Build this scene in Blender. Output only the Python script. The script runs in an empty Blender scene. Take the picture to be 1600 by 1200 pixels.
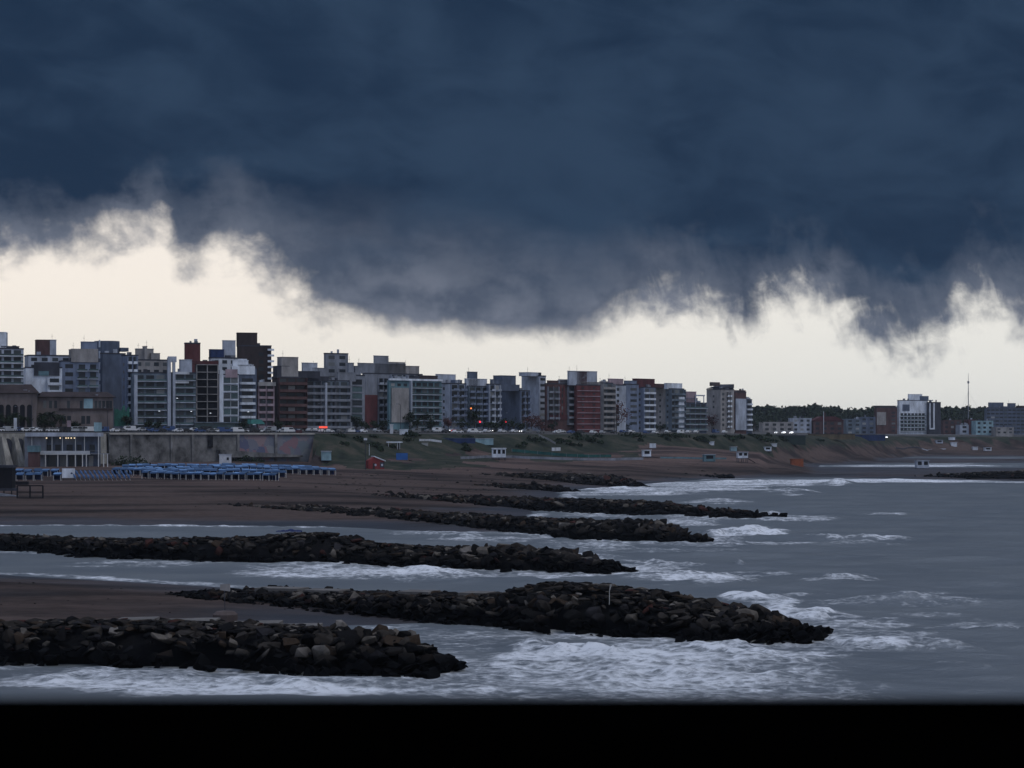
import bpy, bmesh, math, random
import numpy as np
from mathutils import Vector, Matrix
random.seed(7); rng = np.random.default_rng(7)
R = math.radians
S = bpy.context.scene
COL = S.collection

# ------------------------------------------------------------------ measuring: the photo is 1600 wide, lens 81 mm, eye 18 m above the water, horizon on row 676
F, H, HY = 3600.0, 18.0, 676.0
def X(px, d): return (px - 800.0) * d / F
def Z(py, d): return H - (py - HY) * d / F
def D0(py, z=0.0): return (H - z) * F / (py - HY)
def W(px, py, z=0.0):
    d = D0(py, z); return (X(px, d), d)

# ------------------------------------------------------------------ tags
def tag(o, label=None, cat=None, group=None, kind=None):
    if label: o['label'] = label
    if cat: o['category'] = cat
    if group: o['group'] = group
    if kind: o['kind'] = kind
    return o
def empty(name, loc, rz=0.0, label=None, cat=None, group=None):
    o = bpy.data.objects.new(name, None); COL.objects.link(o)
    o.empty_display_size = 0.3
    o.location = loc; o.rotation_euler = (0, 0, rz)
    return tag(o, label, cat, group)
def copy_tree(o, parent=None):
    c = o.copy(); COL.objects.link(c)
    if parent: c.parent = parent
    for ch in o.children: copy_tree(ch, c)
    return c

# ------------------------------------------------------------------ materials
MATS = {}
def nodes_of(m):
    m.use_nodes = True
    nt = m.node_tree
    return nt, nt.nodes, nt.links, nt.nodes['Principled BSDF']
def mat(name, rgb, rough=.8, var=.3, scale=.35, streak=1.0, spec=.3, rnd=0.0, bump=0.0, metal=0.0):
    """plain surface whose colour wanders with weathering; streak > 1 stretches the stains downwards"""
    key = (name, tuple(rgb), rough, var, scale, streak, rnd)
    if key in MATS: return MATS[key]
    m = bpy.data.materials.new(name); nt, N, L, P = nodes_of(m)
    P.inputs['Roughness'].default_value = rough
    P.inputs['Specular IOR Level'].default_value = spec
    P.inputs['Metallic'].default_value = metal
    g = N.new('ShaderNodeNewGeometry')
    mp = N.new('ShaderNodeMapping'); mp.inputs['Scale'].default_value = (scale * streak, scale * streak, scale)
    L.new(g.outputs['Position'], mp.inputs['Vector'])
    n = N.new('ShaderNodeTexNoise'); n.inputs['Detail'].default_value = 5; n.inputs['Scale'].default_value = 1; n.inputs['Roughness'].default_value = .65
    L.new(mp.outputs[0], n.inputs['Vector'])
    k = N.new('ShaderNodeMapRange'); k.inputs[1].default_value = .3; k.inputs[2].default_value = .7
    k.inputs[3].default_value = 1 - var; k.inputs[4].default_value = 1 + var * .6
    L.new(n.outputs[0], k.inputs[0])
    fac = k.outputs[0]
    if rnd:
        oi = N.new('ShaderNodeObjectInfo')
        kr = N.new('ShaderNodeMapRange'); kr.inputs[3].default_value = 1 - rnd; kr.inputs[4].default_value = 1 + rnd
        L.new(oi.outputs['Random'], kr.inputs[0])
        mu = N.new('ShaderNodeMath'); mu.operation = 'MULTIPLY'
        L.new(fac, mu.inputs[0]); L.new(kr.outputs[0], mu.inputs[1]); fac = mu.outputs[0]
    v = N.new('ShaderNodeVectorMath'); v.operation = 'SCALE'; v.inputs[0].default_value = rgb
    L.new(fac, v.inputs['Scale']); L.new(v.outputs[0], P.inputs['Base Color'])
    if bump:
        b = N.new('ShaderNodeBump'); b.inputs['Strength'].default_value = .6; b.inputs['Distance'].default_value = bump
        L.new(n.outputs[0], b.inputs['Height']); L.new(b.outputs[0], P.inputs['Normal'])
    MATS[key] = m
    return m
def glow(name, rgb, strength):
    m = bpy.data.materials.new(name); nt, N, L, P = nodes_of(m)
    P.inputs['Base Color'].default_value = (*rgb, 1)
    P.inputs['Emission Color'].default_value = (*rgb, 1)
    P.inputs['Emission Strength'].default_value = strength
    return m
RGB = dict(white=(.72, .72, .71), offwhite=(.58, .57, .55), cream=(.50, .46, .40), beige=(.38, .34, .30), sand=(.30, .25, .21),
           grey=(.28, .28, .29), lgrey=(.42, .43, .45), bluegrey=(.22, .25, .31), slate=(.13, .15, .19), dark=(.065, .065, .075),
           black=(.015, .015, .018), brown=(.13, .095, .08), dbrown=(.06, .042, .038), brick=(.155, .05, .047), dred=(.11, .036, .036),
           rust=(.125, .066, .058), teal=(.16, .26, .27), mint=(.30, .42, .42), tgrey=(.17, .2, .22), pink=(.42, .30, .30), navy=(.03, .05, .12),
           ochre=(.17, .125, .07))
def wm(c):
    if isinstance(c, str): return mat('wall_' + c, tuple(q * k * (1.08 if c in ('white', 'offwhite', 'lgrey', 'mint') else .92) for q, k in zip(RGB[c], (.93, .98, 1.07))), .85, .42, .13, 2.6, .2)
    return mat('wall_paint', c, .85, .42, .13, 2.6, .2) if isinstance(c, tuple) else c

# ------------------------------------------------------------------ mesh builder
class MB:
    def __init__(s): s.v = []; s.f = []
    def quad(s, a, b, c, d):
        n = len(s.v); s.v += [a, b, c, d]; s.f.append((n, n + 1, n + 2, n + 3)); return s
    def tri(s, a, b, c):
        n = len(s.v); s.v += [a, b, c]; s.f.append((n, n + 1, n + 2)); return s
    def box(s, x0, x1, y0, y1, z0, z1):
        n = len(s.v)
        s.v += [(x0, y0, z0), (x1, y0, z0), (x1, y1, z0), (x0, y1, z0), (x0, y0, z1), (x1, y0, z1), (x1, y1, z1), (x0, y1, z1)]
        s.f += [(n + a, n + b, n + c, n + d) for a, b, c, d in ((0, 3, 2, 1), (4, 5, 6, 7), (0, 1, 5, 4), (1, 2, 6, 5), (2, 3, 7, 6), (3, 0, 4, 7))]
        return s
    def hexa(s, p):
        """eight corners ordered as in box()"""
        n = len(s.v); s.v += [tuple(q) for q in p]
        s.f += [(n + a, n + b, n + c, n + d) for a, b, c, d in ((0, 3, 2, 1), (4, 5, 6, 7), (0, 1, 5, 4), (1, 2, 6, 5), (2, 3, 7, 6), (3, 0, 4, 7))]
        return s
    def tube(s, pts, rad, k=6):
        pts = [Vector(p) for p in pts]
        if not isinstance(rad, (list, tuple)): rad = [rad] * len(pts)
        n0 = len(s.v)
        for i, p in enumerate(pts):
            t = (pts[min(i + 1, len(pts) - 1)] - pts[max(i - 1, 0)]).normalized()
            a = t.orthogonal().normalized(); b = t.cross(a)
            for j in range(k):
                w = 2 * math.pi * j / k
                s.v.append(tuple(p + (a * math.cos(w) + b * math.sin(w)) * rad[i]))
        for i in range(len(pts) - 1):
            for j in range(k):
                a = n0 + i * k + j; b = n0 + i * k + (j + 1) % k
                s.f.append((a, b, b + k, a + k))
        s.f.append(tuple(n0 + j for j in reversed(range(k))))
        s.f.append(tuple(n0 + (len(pts) - 1) * k + j for j in range(k)))
        return s
    def prism(s, prof, y0, y1):
        """closed outline in x, z pulled from y0 to y1"""
        n = len(s.v); k = len(prof)
        s.v += [(x, y0, z) for x, z in prof] + [(x, y1, z) for x, z in prof]
        s.f.append(tuple(range(n, n + k))); s.f.append(tuple(reversed(range(n + k, n + 2 * k))))
        for i in range(k):
            j = (i + 1) % k; s.f.append((n + j, n + i, n + k + i, n + k + j))
        return s
    def mesh(s, name, m=None):
        me = bpy.data.meshes.new(name); me.from_pydata([tuple(map(float, p)) for p in s.v], [], s.f); me.update()
        if m: me.materials.append(m)
        return me
    def build(s, name, m=None, parent=None, loc=None):
        return link(name, s.mesh(name, m), parent, loc)
def link(name, me, parent=None, loc=None, scale=None, rot=None):
    o = bpy.data.objects.new(name, me); COL.objects.link(o)
    if parent: o.parent = parent
    if loc is not None: o.location = loc
    if scale is not None: o.scale = scale
    if rot is not None: o.rotation_euler = rot
    return o
def np_mesh(name, V, Fq, smooth=False):
    """big mesh from arrays: V (n,3), Fq (m,4)"""
    me = bpy.data.meshes.new(name); n, m = len(V), len(Fq); k = Fq.shape[1]
    me.vertices.add(n); me.vertices.foreach_set('co', np.ascontiguousarray(V, dtype=np.float32).ravel())
    me.loops.add(m * k); me.polygons.add(m)
    me.loops.foreach_set('vertex_index', np.ascontiguousarray(Fq, dtype=np.int32).ravel())
    me.polygons.foreach_set('loop_start', np.arange(0, m * k, k, dtype=np.int32))
    me.polygons.foreach_set('loop_total', np.full(m, k, dtype=np.int32))
    me.update(calc_edges=True)
    me.polygons.foreach_set('use_smooth', np.full(m, smooth, dtype=bool))
    return me
def attr(me, name, a):
    at = me.attributes.new(name, 'FLOAT', 'POINT'); at.data.foreach_set('value', np.ascontiguousarray(a, dtype=np.float32))

# ------------------------------------------------------------------ numpy noise and plan geometry
def vnoise(x, y, seed=0):
    xi = np.floor(x).astype(np.int64); yi = np.floor(y).astype(np.int64); fx = x - xi; fy = y - yi
    def h(a, b):
        n = (a * 374761393 + b * 668265263 + seed * 1442695041) & 0x7fffffff
        n = ((n ^ (n >> 13)) * 1274126177) & 0x7fffffff
        return (n ^ (n >> 16)) % 100003 / 100003.0
    sx = fx * fx * (3 - 2 * fx); sy = fy * fy * (3 - 2 * fy)
    return (h(xi, yi) * (1 - sx) + h(xi + 1, yi) * sx) * (1 - sy) + (h(xi, yi + 1) * (1 - sx) + h(xi + 1, yi + 1) * sx) * sy
def fbm(x, y, o=4, seed=0):
    s = 0; a = .5; t = 0
    for i in range(o):
        s = s + a * vnoise(x * 2 ** i, y * 2 ** i, seed + i); t += a; a *= .5
    return s / t
def sstep(a, b, x):
    t = np.clip((x - a) / (b - a), 0, 1); return t * t * (3 - 2 * t)
def seg_dist(x, y, pts, closed=False):
    """distance to a polyline, and where along it (0..1 by length)"""
    P = np.array(pts, float); Q = np.roll(P, -1, 0) if closed else P[1:]
    P = P if closed else P[:-1]
    ln = np.hypot(*(Q - P).T); cum = np.concatenate([[0], np.cumsum(ln)])
    best = np.full(x.shape, 1e9); at = np.zeros(x.shape); side = np.zeros(x.shape)
    for i in range(len(P)):
        dx, dy = Q[i] - P[i]; L2 = dx * dx + dy * dy + 1e-9
        t = np.clip(((x - P[i, 0]) * dx + (y - P[i, 1]) * dy) / L2, 0, 1)
        ex = x - P[i, 0] - t * dx; ey = y - P[i, 1] - t * dy
        d = np.hypot(ex, ey); m = d < best
        best = np.where(m, d, best); at = np.where(m, (cum[i] + t * ln[i]) / cum[-1], at)
        side = np.where(m, np.sign(dx * (y - P[i, 1]) - dy * (x - P[i, 0])), side)
    return best, at, side
def inside(x, y, poly):
    r = np.zeros(x.shape, bool); n = len(poly)
    for i in range(n):
        x0, y0 = poly[i]; x1, y1 = poly[(i + 1) % n]
        if y0 == y1: continue
        c = ((y0 > y) != (y1 > y)) & (x < (x1 - x0) * (y - y0) / (y1 - y0) + x0)
        r ^= c
    return r
HAZE = 0.00004
# ------------------------------------------------------------------ the lie of the land
# groynes: centre line from root to tip, half width, crest height
GR = [
 dict(name='g1', pts=[(-75, 189), (-52, 187), (-30, 183), (-12, 177), (-5, 172.5)], hw=6.2, crest=3.0),
 dict(name='g2', pts=[(-33, 249), (-25, 240.5), (-15.5, 232), (-2, 221), (9, 211), (17, 205), (26.5, 199.5)], hw=7.6, crest=3.0),
 dict(name='g3', pts=[(-112, 378), (-80, 361), (-55, 337), (-30, 321), (-8, 310), (14, 296)], hw=8, crest=3.1),
 dict(name='g4', pts=[(-66, 536), (-46, 500), (-20, 462), (2, 424), (17, 395), (30, 371)], hw=8, crest=3.2),
 dict(name='g5', pts=[(-52, 606), (-28, 582), (-5, 556), (15, 532), (36, 503), (55, 482)], hw=10, crest=3.2),
 dict(name='g6', pts=[(-60, 800), (-38, 770), (-10, 735), (16, 694)], hw=9, crest=1.6),
 dict(name='g7', pts=[(-30, 880), (-5, 850), (20, 800), (41, 757)], hw=10, crest=3.2),
 dict(name='g8', pts=[(66, 965), (76, 925), (84, 902)], hw=7, crest=1.2),
 dict(name='g9', pts=[(166, 915), (184, 885), (205, 868), (230, 860)], hw=10, crest=2.2),
]
SEA = [(-90, 60), (-66, 135), (-52, 158), (-41, 175), (-36, 181), (-24, 188), (-21, 196), (-17, 206), (-13, 213), (-8, 218), (0, 222), (-12, 241), (-22, 255), (-36, 271), (-64, 292), (-105, 316), (-140, 322),
       (-150, 325), (-110, 343), (-77, 349), (-60, 338), (-45, 335), (-60, 350), (-90, 372), (-140, 400), (-150, 425), (-99, 446), (-60, 444), (-32, 436), (-12, 417), (0, 415),
       (8, 424), (3, 445), (3, 480), (5, 515), (9, 537), (16, 552), (18, 600), (14, 650), (16, 690), (26, 720), (36, 760), (48, 810), (74, 888), (96, 916), (116, 926), (150, 900), (190, 856),
       (230, 838), (330, 800), (600, 760), (5000, 600), (5000, -800), (-300, -800)]
COVES = [[(158, 1190), (200, 1176), (262, 1168), (340, 1120), (420, 1040), (5000, 900), (5000, 1330), (310, 1370), (230, 1355), (170, 1270)],
         [(252, 1625), (330, 1600), (420, 1580), (5000, 1500), (5000, 1740), (420, 1730), (300, 1712)]]
EDGE = [(-1200, 560), (X(-400, 760), 760), (X(0, 820), 820), (X(165, 850), 850), (X(490, 905), 905), (X(540, 940), 940), (X(700, 1000), 1000), (X(950, 1090), 1090), (X(1170, 1230), 1230),
        (X(1290, 1500), 1500), (X(1400, 1800), 1800), (X(1600, 1880), 1880), (X(2000, 1950), 1950), (X(3500, 2200), 2200), (6000, 3000)]
EPX = [-400, 0, 165, 490, 540, 700, 950, 1170, 1290, 1400, 1600, 2000]
EPD = [760, 820, 850, 905, 940, 1000, 1090, 1230, 1500, 1800, 1880, 1950]
def dst(px): return float(np.interp(px, EPX, EPD)) + 34
def zst(px): return np.interp(px, [-100, 480, 1170, 1300, 1400, 1700], [19.5, 19.2, 18.5, 17.5, 16.8, 16.0])
def edge_S(x, y):
    d, t, s = seg_dist(x, y, EDGE); return d * np.where(s > 0, 1, -1)
def shore_D(x, y):
    """metres from the waterline, positive on land"""
    D = seg_dist(x, y, SEA, True)[0]; water = inside(x, y, SEA)
    for c in COVES:
        D = np.minimum(D, seg_dist(x, y, c, True)[0]); water |= inside(x, y, c)
    return np.where(water, -D, D)
def land(x, y, parts=False):
    x = np.asarray(x, float); y = np.asarray(y, float)
    u = x / np.maximum(y, 1)
    D = shore_D(x, y); Sg = edge_S(x, y)
    cap = np.interp(y, [150, 300, 450, 520, 600, 680, 820, 880, 950, 1080, 1300, 1500], [1.0, 1.2, 1.6, 1.8, 3.0, 4.0, 6.0, 7.2, 9.2, 11.0, 11.0, 10.5])
    low = np.interp(y, [700, 900, 1000, 1150, 1240, 1370, 1500, 1600, 1720, 1840], [1.0, .8, .5, .3, .3, .6, .6, .2, 2.0, 8.0])
    cap = cap + (np.minimum(low, cap) - cap) * np.where(y < 1370, sstep(.085, .135, u), sstep(.136, .160, u)) * sstep(800, 880, y)
    ramp = np.interp(D, [-60, -10, 0, 6, 16, 60, 120, 200, 300, 2000], [-4, -.9, -.05, .38, .8, 2.7, 5.2, 8.5, 12, 14])
    n = (fbm(x / 23, y / 23, 4, 3) - .5) * (1 - .85 * sstep(.085, .135, u) * sstep(800, 880, y))
    z = np.minimum(cap, ramp) + n * .5 * sstep(2, 40, D)
    zf = np.interp(u * F + 800, [480, 520, 700, 950, 1060, 1200, 1290, 1400, 1600], [0, 8.5, 9.6, 10.8, 13.2, 13.0, 11, 7.5, 7]) + (Sg + 14) * np.interp(u * F + 800, [1190, 1270], [.085, .45])
    z = np.where((Sg < 0) & (u * F + 800 > 490), np.maximum(z, np.minimum(np.minimum(zf, .085 * D), 14) + n * .8 * sstep(2, 40, D)), z)
    zt = zst(x / np.maximum(y, 1) * F + 800) - 1.7 * (1 - np.clip(Sg / 26, 0, 1))
    hills = sstep(1950, 2350, y) * (18 + 10 * (fbm(x / 160, y / 200, 3, 5) - .4))
    px = u * F + 800
    bw = np.where(px < 488, 1.0, 27.0)
    b0 = np.where(px < 488, 5.0, 0.0)
    k = np.clip((Sg - b0 + bw) / bw, 0, 1)
    k = k * k * (3 - 2 * k)
    bump = np.where(px >= 488, (fbm(x / 9, y / 9, 3, 9) - .5) * 2.0 * np.sin(k * math.pi), 0)
    z = z + (zt - z) * k + bump + hills
    if parts: return z, D, Sg, px
    return z
def ground(px, py, d0=130, d1=2600):
    """the first place along that line of sight that lies on the sand"""
    d = np.arange(d0, d1, 1.0); x = X(px, d); z = land(x, d)
    p = HY + (H - z) * F / d
    i = int(np.argmax(p <= py)) if (p <= py).any() else len(d) - 1
    return float(x[i]), float(d[i]), float(z[i])

def axis(parts):
    a = [np.array([parts[0][0]])]
    for lo, hi, st in parts: a.append(np.linspace(lo, hi, max(2, int(round((hi - lo) / st)) + 1))[1:])
    return np.concatenate(a)
def grid(xa, ya):
    nx, ny = len(xa), len(ya)
    xx, yy = np.meshgrid(xa, ya); i = np.arange(nx * ny).reshape(ny, nx)
    q = np.stack([i[:-1, :-1], i[:-1, 1:], i[1:, 1:], i[1:, :-1]], -1).reshape(-1, 4)
    return xx.ravel(), yy.ravel(), q
xa = axis([(-8000, -1500, 500), (-1500, -500, 60), (-500, -130, 7), (-130, 70, 1.6), (70, 460, 4), (460, 1500, 60), (1500, 8000, 500)])
ya = axis([(-600, 60, 60), (60, 130, 8), (130, 345, 1.3), (345, 560, 2.6), (560, 1320, 5), (1320, 2050, 12), (2050, 2500, 45), (2500, 9000, 500)])
gx, gy, gq = grid(xa, ya)
gz, gD, gS, gpx = land(gx, gy, True)
_lx = np.arange(-140, 260, 2.0); _ly = np.arange(150, 1000, 2.0)
_lz = land(*np.meshgrid(_lx, _ly))
def landq(x, y):
    i = min(max(int((x + 140) / 2), 0), len(_lx) - 2); j = min(max(int((y - 150) / 2), 0), len(_ly) - 2)
    fx = (x - _lx[i]) / 2; fy = (y - _ly[j]) / 2
    return (_lz[j, i] * (1 - fx) + _lz[j, i + 1] * fx) * (1 - fy) + (_lz[j + 1, i] * (1 - fx) + _lz[j + 1, i + 1] * fx) * fy
veg = np.clip(sstep(-25, -18, gS + 12 * (fbm(gx / 11, gy / 11, 3, 17) - .5)) * (gpx >= 488) * np.where(gpx > 1215, sstep(8.8, 10.4, gz + 5 * (fbm(gx / 15, gy / 15, 3, 18) - .5)), 1), 0, 1)
dune = sstep(.47, .55, fbm(gx / 13, gy / 26, 4, 21) + .16 * sstep(-70, -25, gS) - .1 + .07 * sstep(600, 680, gpx)) * (gS > -72) * (gS < 0) * (gpx > 500) * (gpx < 1000)
town = (gS > 4)
fz = town[gq].all(1)
fv = (~fz) & ((veg[gq].mean(1) > .5) | (dune[gq].mean(1) > .5))
def sand_mat():
    m = bpy.data.materials.new('sand'); nt, N, L, P = nodes_of(m)
    g = N.new('ShaderNodeNewGeometry')
    mp = N.new('ShaderNodeMapping'); mp.inputs['Scale'].default_value = (.012, .045, .1); L.new(g.outputs['Position'], mp.inputs['Vector'])
    n1 = N.new('ShaderNodeTexNoise'); n1.inputs['Scale'].default_value = 1; n1.inputs['Detail'].default_value = 6; n1.inputs['Roughness'].default_value = .62; L.new(mp.outputs[0], n1.inputs['Vector'])
    mp2 = N.new('ShaderNodeMapping'); mp2.inputs['Scale'].default_value = (.5, .5, .5); L.new(g.outputs['Position'], mp2.inputs['Vector'])
    n2 = N.new('ShaderNodeTexNoise'); n2.inputs['Scale'].default_value = 1; n2.inputs['Detail'].default_value = 8; n2.inputs['Roughness'].default_value = .7; L.new(mp2.outputs[0], n2.inputs['Vector'])
    cr = N.new('ShaderNodeValToRGB'); e = cr.color_ramp.elements
    e[0].position = .41; e[0].color = (.030, .0235, .0215, 1); e[1].position = .56; e[1].color = (.092, .066, .056, 1)
    L.new(n1.outputs[0], cr.inputs[0])
    k2 = N.new('ShaderNodeMapRange'); k2.inputs[1].default_value = .25; k2.inputs[2].default_value = .75; k2.inputs[3].default_value = .62; k2.inputs[4].default_value = 1.35
    L.new(n2.outputs[0], k2.inputs[0])
    v = N.new('ShaderNodeVectorMath'); v.operation = 'SCALE'; L.new(cr.outputs[0], v.inputs[0]); L.new(k2.outputs[0], v.inputs['Scale'])
    dry = N.new('ShaderNodeAttribute'); dry.attribute_name = 'dry'
    md = N.new('ShaderNodeMix'); md.data_type = 'RGBA'; md.blend_type = 'MIX'
    v2 = N.new('ShaderNodeVectorMath'); v2.operation = 'MULTIPLY'; v2.inputs[1].default_value = (1.5, 1.42, 1.42); L.new(v.outputs[0], v2.inputs[0])
    L.new(dry.outputs['Fac'], md.inputs[0]); L.new(v.outputs[0], md.inputs[6]); L.new(v2.outputs[0], md.inputs[7])
    wet = N.new('ShaderNodeAttribute'); wet.attribute_name = 'wet'
    mw = N.new('ShaderNodeMix'); mw.data_type = 'RGBA'
    v3 = N.new('ShaderNodeVectorMath'); v3.operation = 'MULTIPLY'; v3.inputs[1].default_value = (.5, .5, .55); L.new(md.outputs[2], v3.inputs[0])
    L.new(wet.outputs['Fac'], mw.inputs[0]); L.new(md.outputs[2], mw.inputs[6]); L.new(v3.outputs[0], mw.inputs[7])
    L.new(mw.outputs[2], P.inputs['Base Color'])
    kr = N.new('ShaderNodeMapRange'); kr.inputs[3].default_value = .95; kr.inputs[4].default_value = .42; L.new(wet.outputs['Fac'], kr.inputs[0]); L.new(kr.outputs[0], P.inputs['Roughness'])
    ks = N.new('ShaderNodeMapRange'); ks.inputs[3].default_value = .06; ks.inputs[4].default_value = .5; L.new(wet.outputs['Fac'], ks.inputs[0]); L.new(ks.outputs[0], P.inputs['Specular IOR Level'])
    b = N.new('ShaderNodeBump'); b.inputs['Strength'].default_value = .7; b.inputs['Distance'].default_value = .22; L.new(n2.outputs[0], b.inputs['Height']); L.new(b.outputs[0], P.inputs['Normal'])
    return m
def veg_mat():
    m = bpy.data.materials.new('scrub'); nt, N, L, P = nodes_of(m)
    g = N.new('ShaderNodeNewGeometry')
    n = N.new('ShaderNodeTexNoise'); n.inputs['Scale'].default_value = .11; n.inputs['Detail'].default_value = 8; n.inputs['Roughness'].default_value = .7; L.new(g.outputs['Position'], n.inputs['Vector'])
    cr = N.new('ShaderNodeValToRGB'); e = cr.color_ramp.elements
    e[0].position = .35; e[0].color = (.018, .023, .018, 1); e[1].position = .68; e[1].color = (.085, .072, .055, 1)
    x = cr.color_ramp.elements.new(.5); x.color = (.038, .044, .031, 1)
    L.new(n.outputs[0], cr.inputs[0]); L.new(cr.outputs[0], P.inputs['Base Color']); P.inputs['Roughness'].default_value = .95; P.inputs['Specular IOR Level'].default_value = .05
    return m
def sub_mesh(name, q, m, extra=()):
    used, inv = np.unique(q, return_inverse=True)
    me = np_mesh(name, np.stack([gx, gy, gz], -1)[used], inv.reshape(q.shape), True)
    for nm, a in extra: attr(me, nm, a[used])
    me.materials.append(m); return tag(link(name, me), kind='structure')
wetA = 1 - sstep(.25, 1.25, gz + (fbm(gx / 17, gy / 9, 3, 40) - .5) * 1.0)
dryA = sstep(2.2, 5.5, gz + (fbm(gx / 30, gy / 20, 3, 41) - .5) * 2.5) * np.where(gpx > 1200, .25, 1)
sub_mesh('beach', gq[~fz & ~fv], sand_mat(), (('wet', wetA), ('dry', dryA)))
sub_mesh('grass_bank', gq[fv], veg_mat())
sub_mesh('town_ground', gq[fz], mat('town_dirt', (.09, .085, .08), .95, .3, .05))

# ------------------------------------------------------------------ the sea
BLOBS = []   # foam patches: photo column, row, half width, half height, strength
def fo(*a): BLOBS.append(a)
# near the first two groynes
fo(220, 1068, 260, 14, .7); fo(60, 1062, 60, 16, .5); fo(420, 1080, 330, 12, .75); fo(700, 1070, 200, 22, .55); fo(860, 1045, 120, 34, .74); fo(1000, 1050, 190, 36, .74)
fo(1150, 1055, 190, 30, .62); fo(1270, 1075, 150, 16, .5); fo(835, 1015, 45, 16, .72); fo(1060, 1016, 150, 16, .6); fo(1230, 1028, 130, 10, .7); fo(700, 1005, 120, 26, .42); fo(620, 985, 70, 8, .55)
fo(820, 985, 160, 14, .35); fo(960, 1085, 500, 14, .48)
# behind the second groyne
fo(1165, 935, 46, 12, 1.0); fo(1210, 942, 50, 14, .9); fo(1250, 962, 80, 12, .75); fo(1330, 975, 110, 10, .55); fo(1400, 945, 180, 6, .55); fo(1370, 1000, 120, 7, .55); fo(1480, 1008, 60, 5, .4); fo(1540, 975, 90, 8, .25); fo(1290, 985, 60, 9, .6)
# between the second and third
fo(200, 884, 130, 5, .35); fo(560, 897, 210, 12, .75); fo(430, 893, 80, 9, .5); fo(680, 905, 160, 8, .75); fo(820, 903, 90, 8, .6); fo(330, 880, 260, 1.6, .6); fo(1080, 905, 120, 9, .7); fo(1190, 897, 60, 4, .5); fo(1030, 890, 90, 6, .55)
fo(1130, 912, 60, 7, .7); fo(1300, 905, 60, 6, .45); fo(1420, 925, 80, 3, .35); fo(1340, 948, 90, 3, .5); fo(1260, 930, 50, 3, .5); fo(1450, 960, 70, 3, .35)
fo(1155, 882, 9, 4, .6)
# between the third and fourth
fo(650, 834, 60, 4, .5); fo(760, 845, 120, 6, .5); fo(930, 858, 120, 7, .5); fo(1080, 862, 120, 6, .35); fo(880, 850, 60, 5, .4); fo(930, 875, 60, 6, .5)
# beyond the fourth groyne
fo(1160, 835, 75, 8, .95); fo(1260, 840, 70, 3, .6); fo(1120, 845, 60, 4, .6); fo(1190, 848, 90, 3, .5); fo(1060, 818, 70, 6, .65); fo(960, 806, 90, 4, .55); fo(1360, 842, 90, 2, .3)
fo(1200, 806, 36, 4, .7)
# the inner bay
fo(930, 772, 50, 4, .55); fo(1020, 768, 110, 8, .75); fo(1120, 762, 120, 8, .7); fo(1230, 768, 40, 5, .7); fo(1200, 755, 160, 5, .8); fo(1380, 752, 200, 3.5, .9); fo(1310, 757, 22, 4, .8); fo(1560, 754, 120, 2, .7); fo(1120, 785, 70, 4, .6); fo(1040, 756, 70, 5, .7)
fo(1240, 770, 25, 4, .6); fo(1390, 805, 22, 2, .3); fo(1440, 728, 170, 2, .75); fo(1540, 717, 120, 1.5, .6); fo(1330, 733, 60, 1.5, .5); fo(1480, 725, 60, 1.5, .5)
def foam_at(x, y):
    px = 800 + F * x / np.maximum(y, 30); py = HY + F * H / np.maximum(y, 30)
    px = px + 22 * (fbm(x / 7, y / 7, 3, 61) - .5) ; py = py + (fbm(x / 9, y / 9, 3, 62) - .5) * np.clip((py - HY) * .035, 0, 14)
    f = np.zeros_like(x)
    for cx, cy, rx, ry, k in BLOBS:
        e = ((px - cx) / rx) ** 2 + ((py - cy) / ry) ** 2
        f = np.maximum(f, k * (1 - sstep(.25, 1.25, e)))
    for g in GR:
        d, t, s = seg_dist(x, y, g['pts'])
        f = np.maximum(f, .55 * (1 - sstep(g['hw'] - 1, g['hw'] + 7, d)) * sstep(.45, .8, t))
    D = shore_D(x, y)
    f = np.maximum(f, .62 * (1 - sstep(.5, 3.5, np.abs(D + 1.5))) * sstep(.35, .6, fbm(x / 25, y / 25, 3, 66)))
    return np.where(y < 130, 0, f)
xs = axis([(-9000, -200, 800), (-200, -100, 4), (-100, -55, 1.2), (-55, 50, .6), (50, 75, .95), (75, 300, 3.0), (300, 700, 25), (700, 9000, 800)])
ys = axis([(-700, 100, 60), (100, 150, 5), (150, 250, .5), (250, 360, .8), (360, 620, 1.6), (620, 1000, 3.2), (1000, 1900, 12), (1900, 2300, 80)])
sx, sy, sq = grid(xs, ys)
foam = foam_at(sx, sy)
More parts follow.
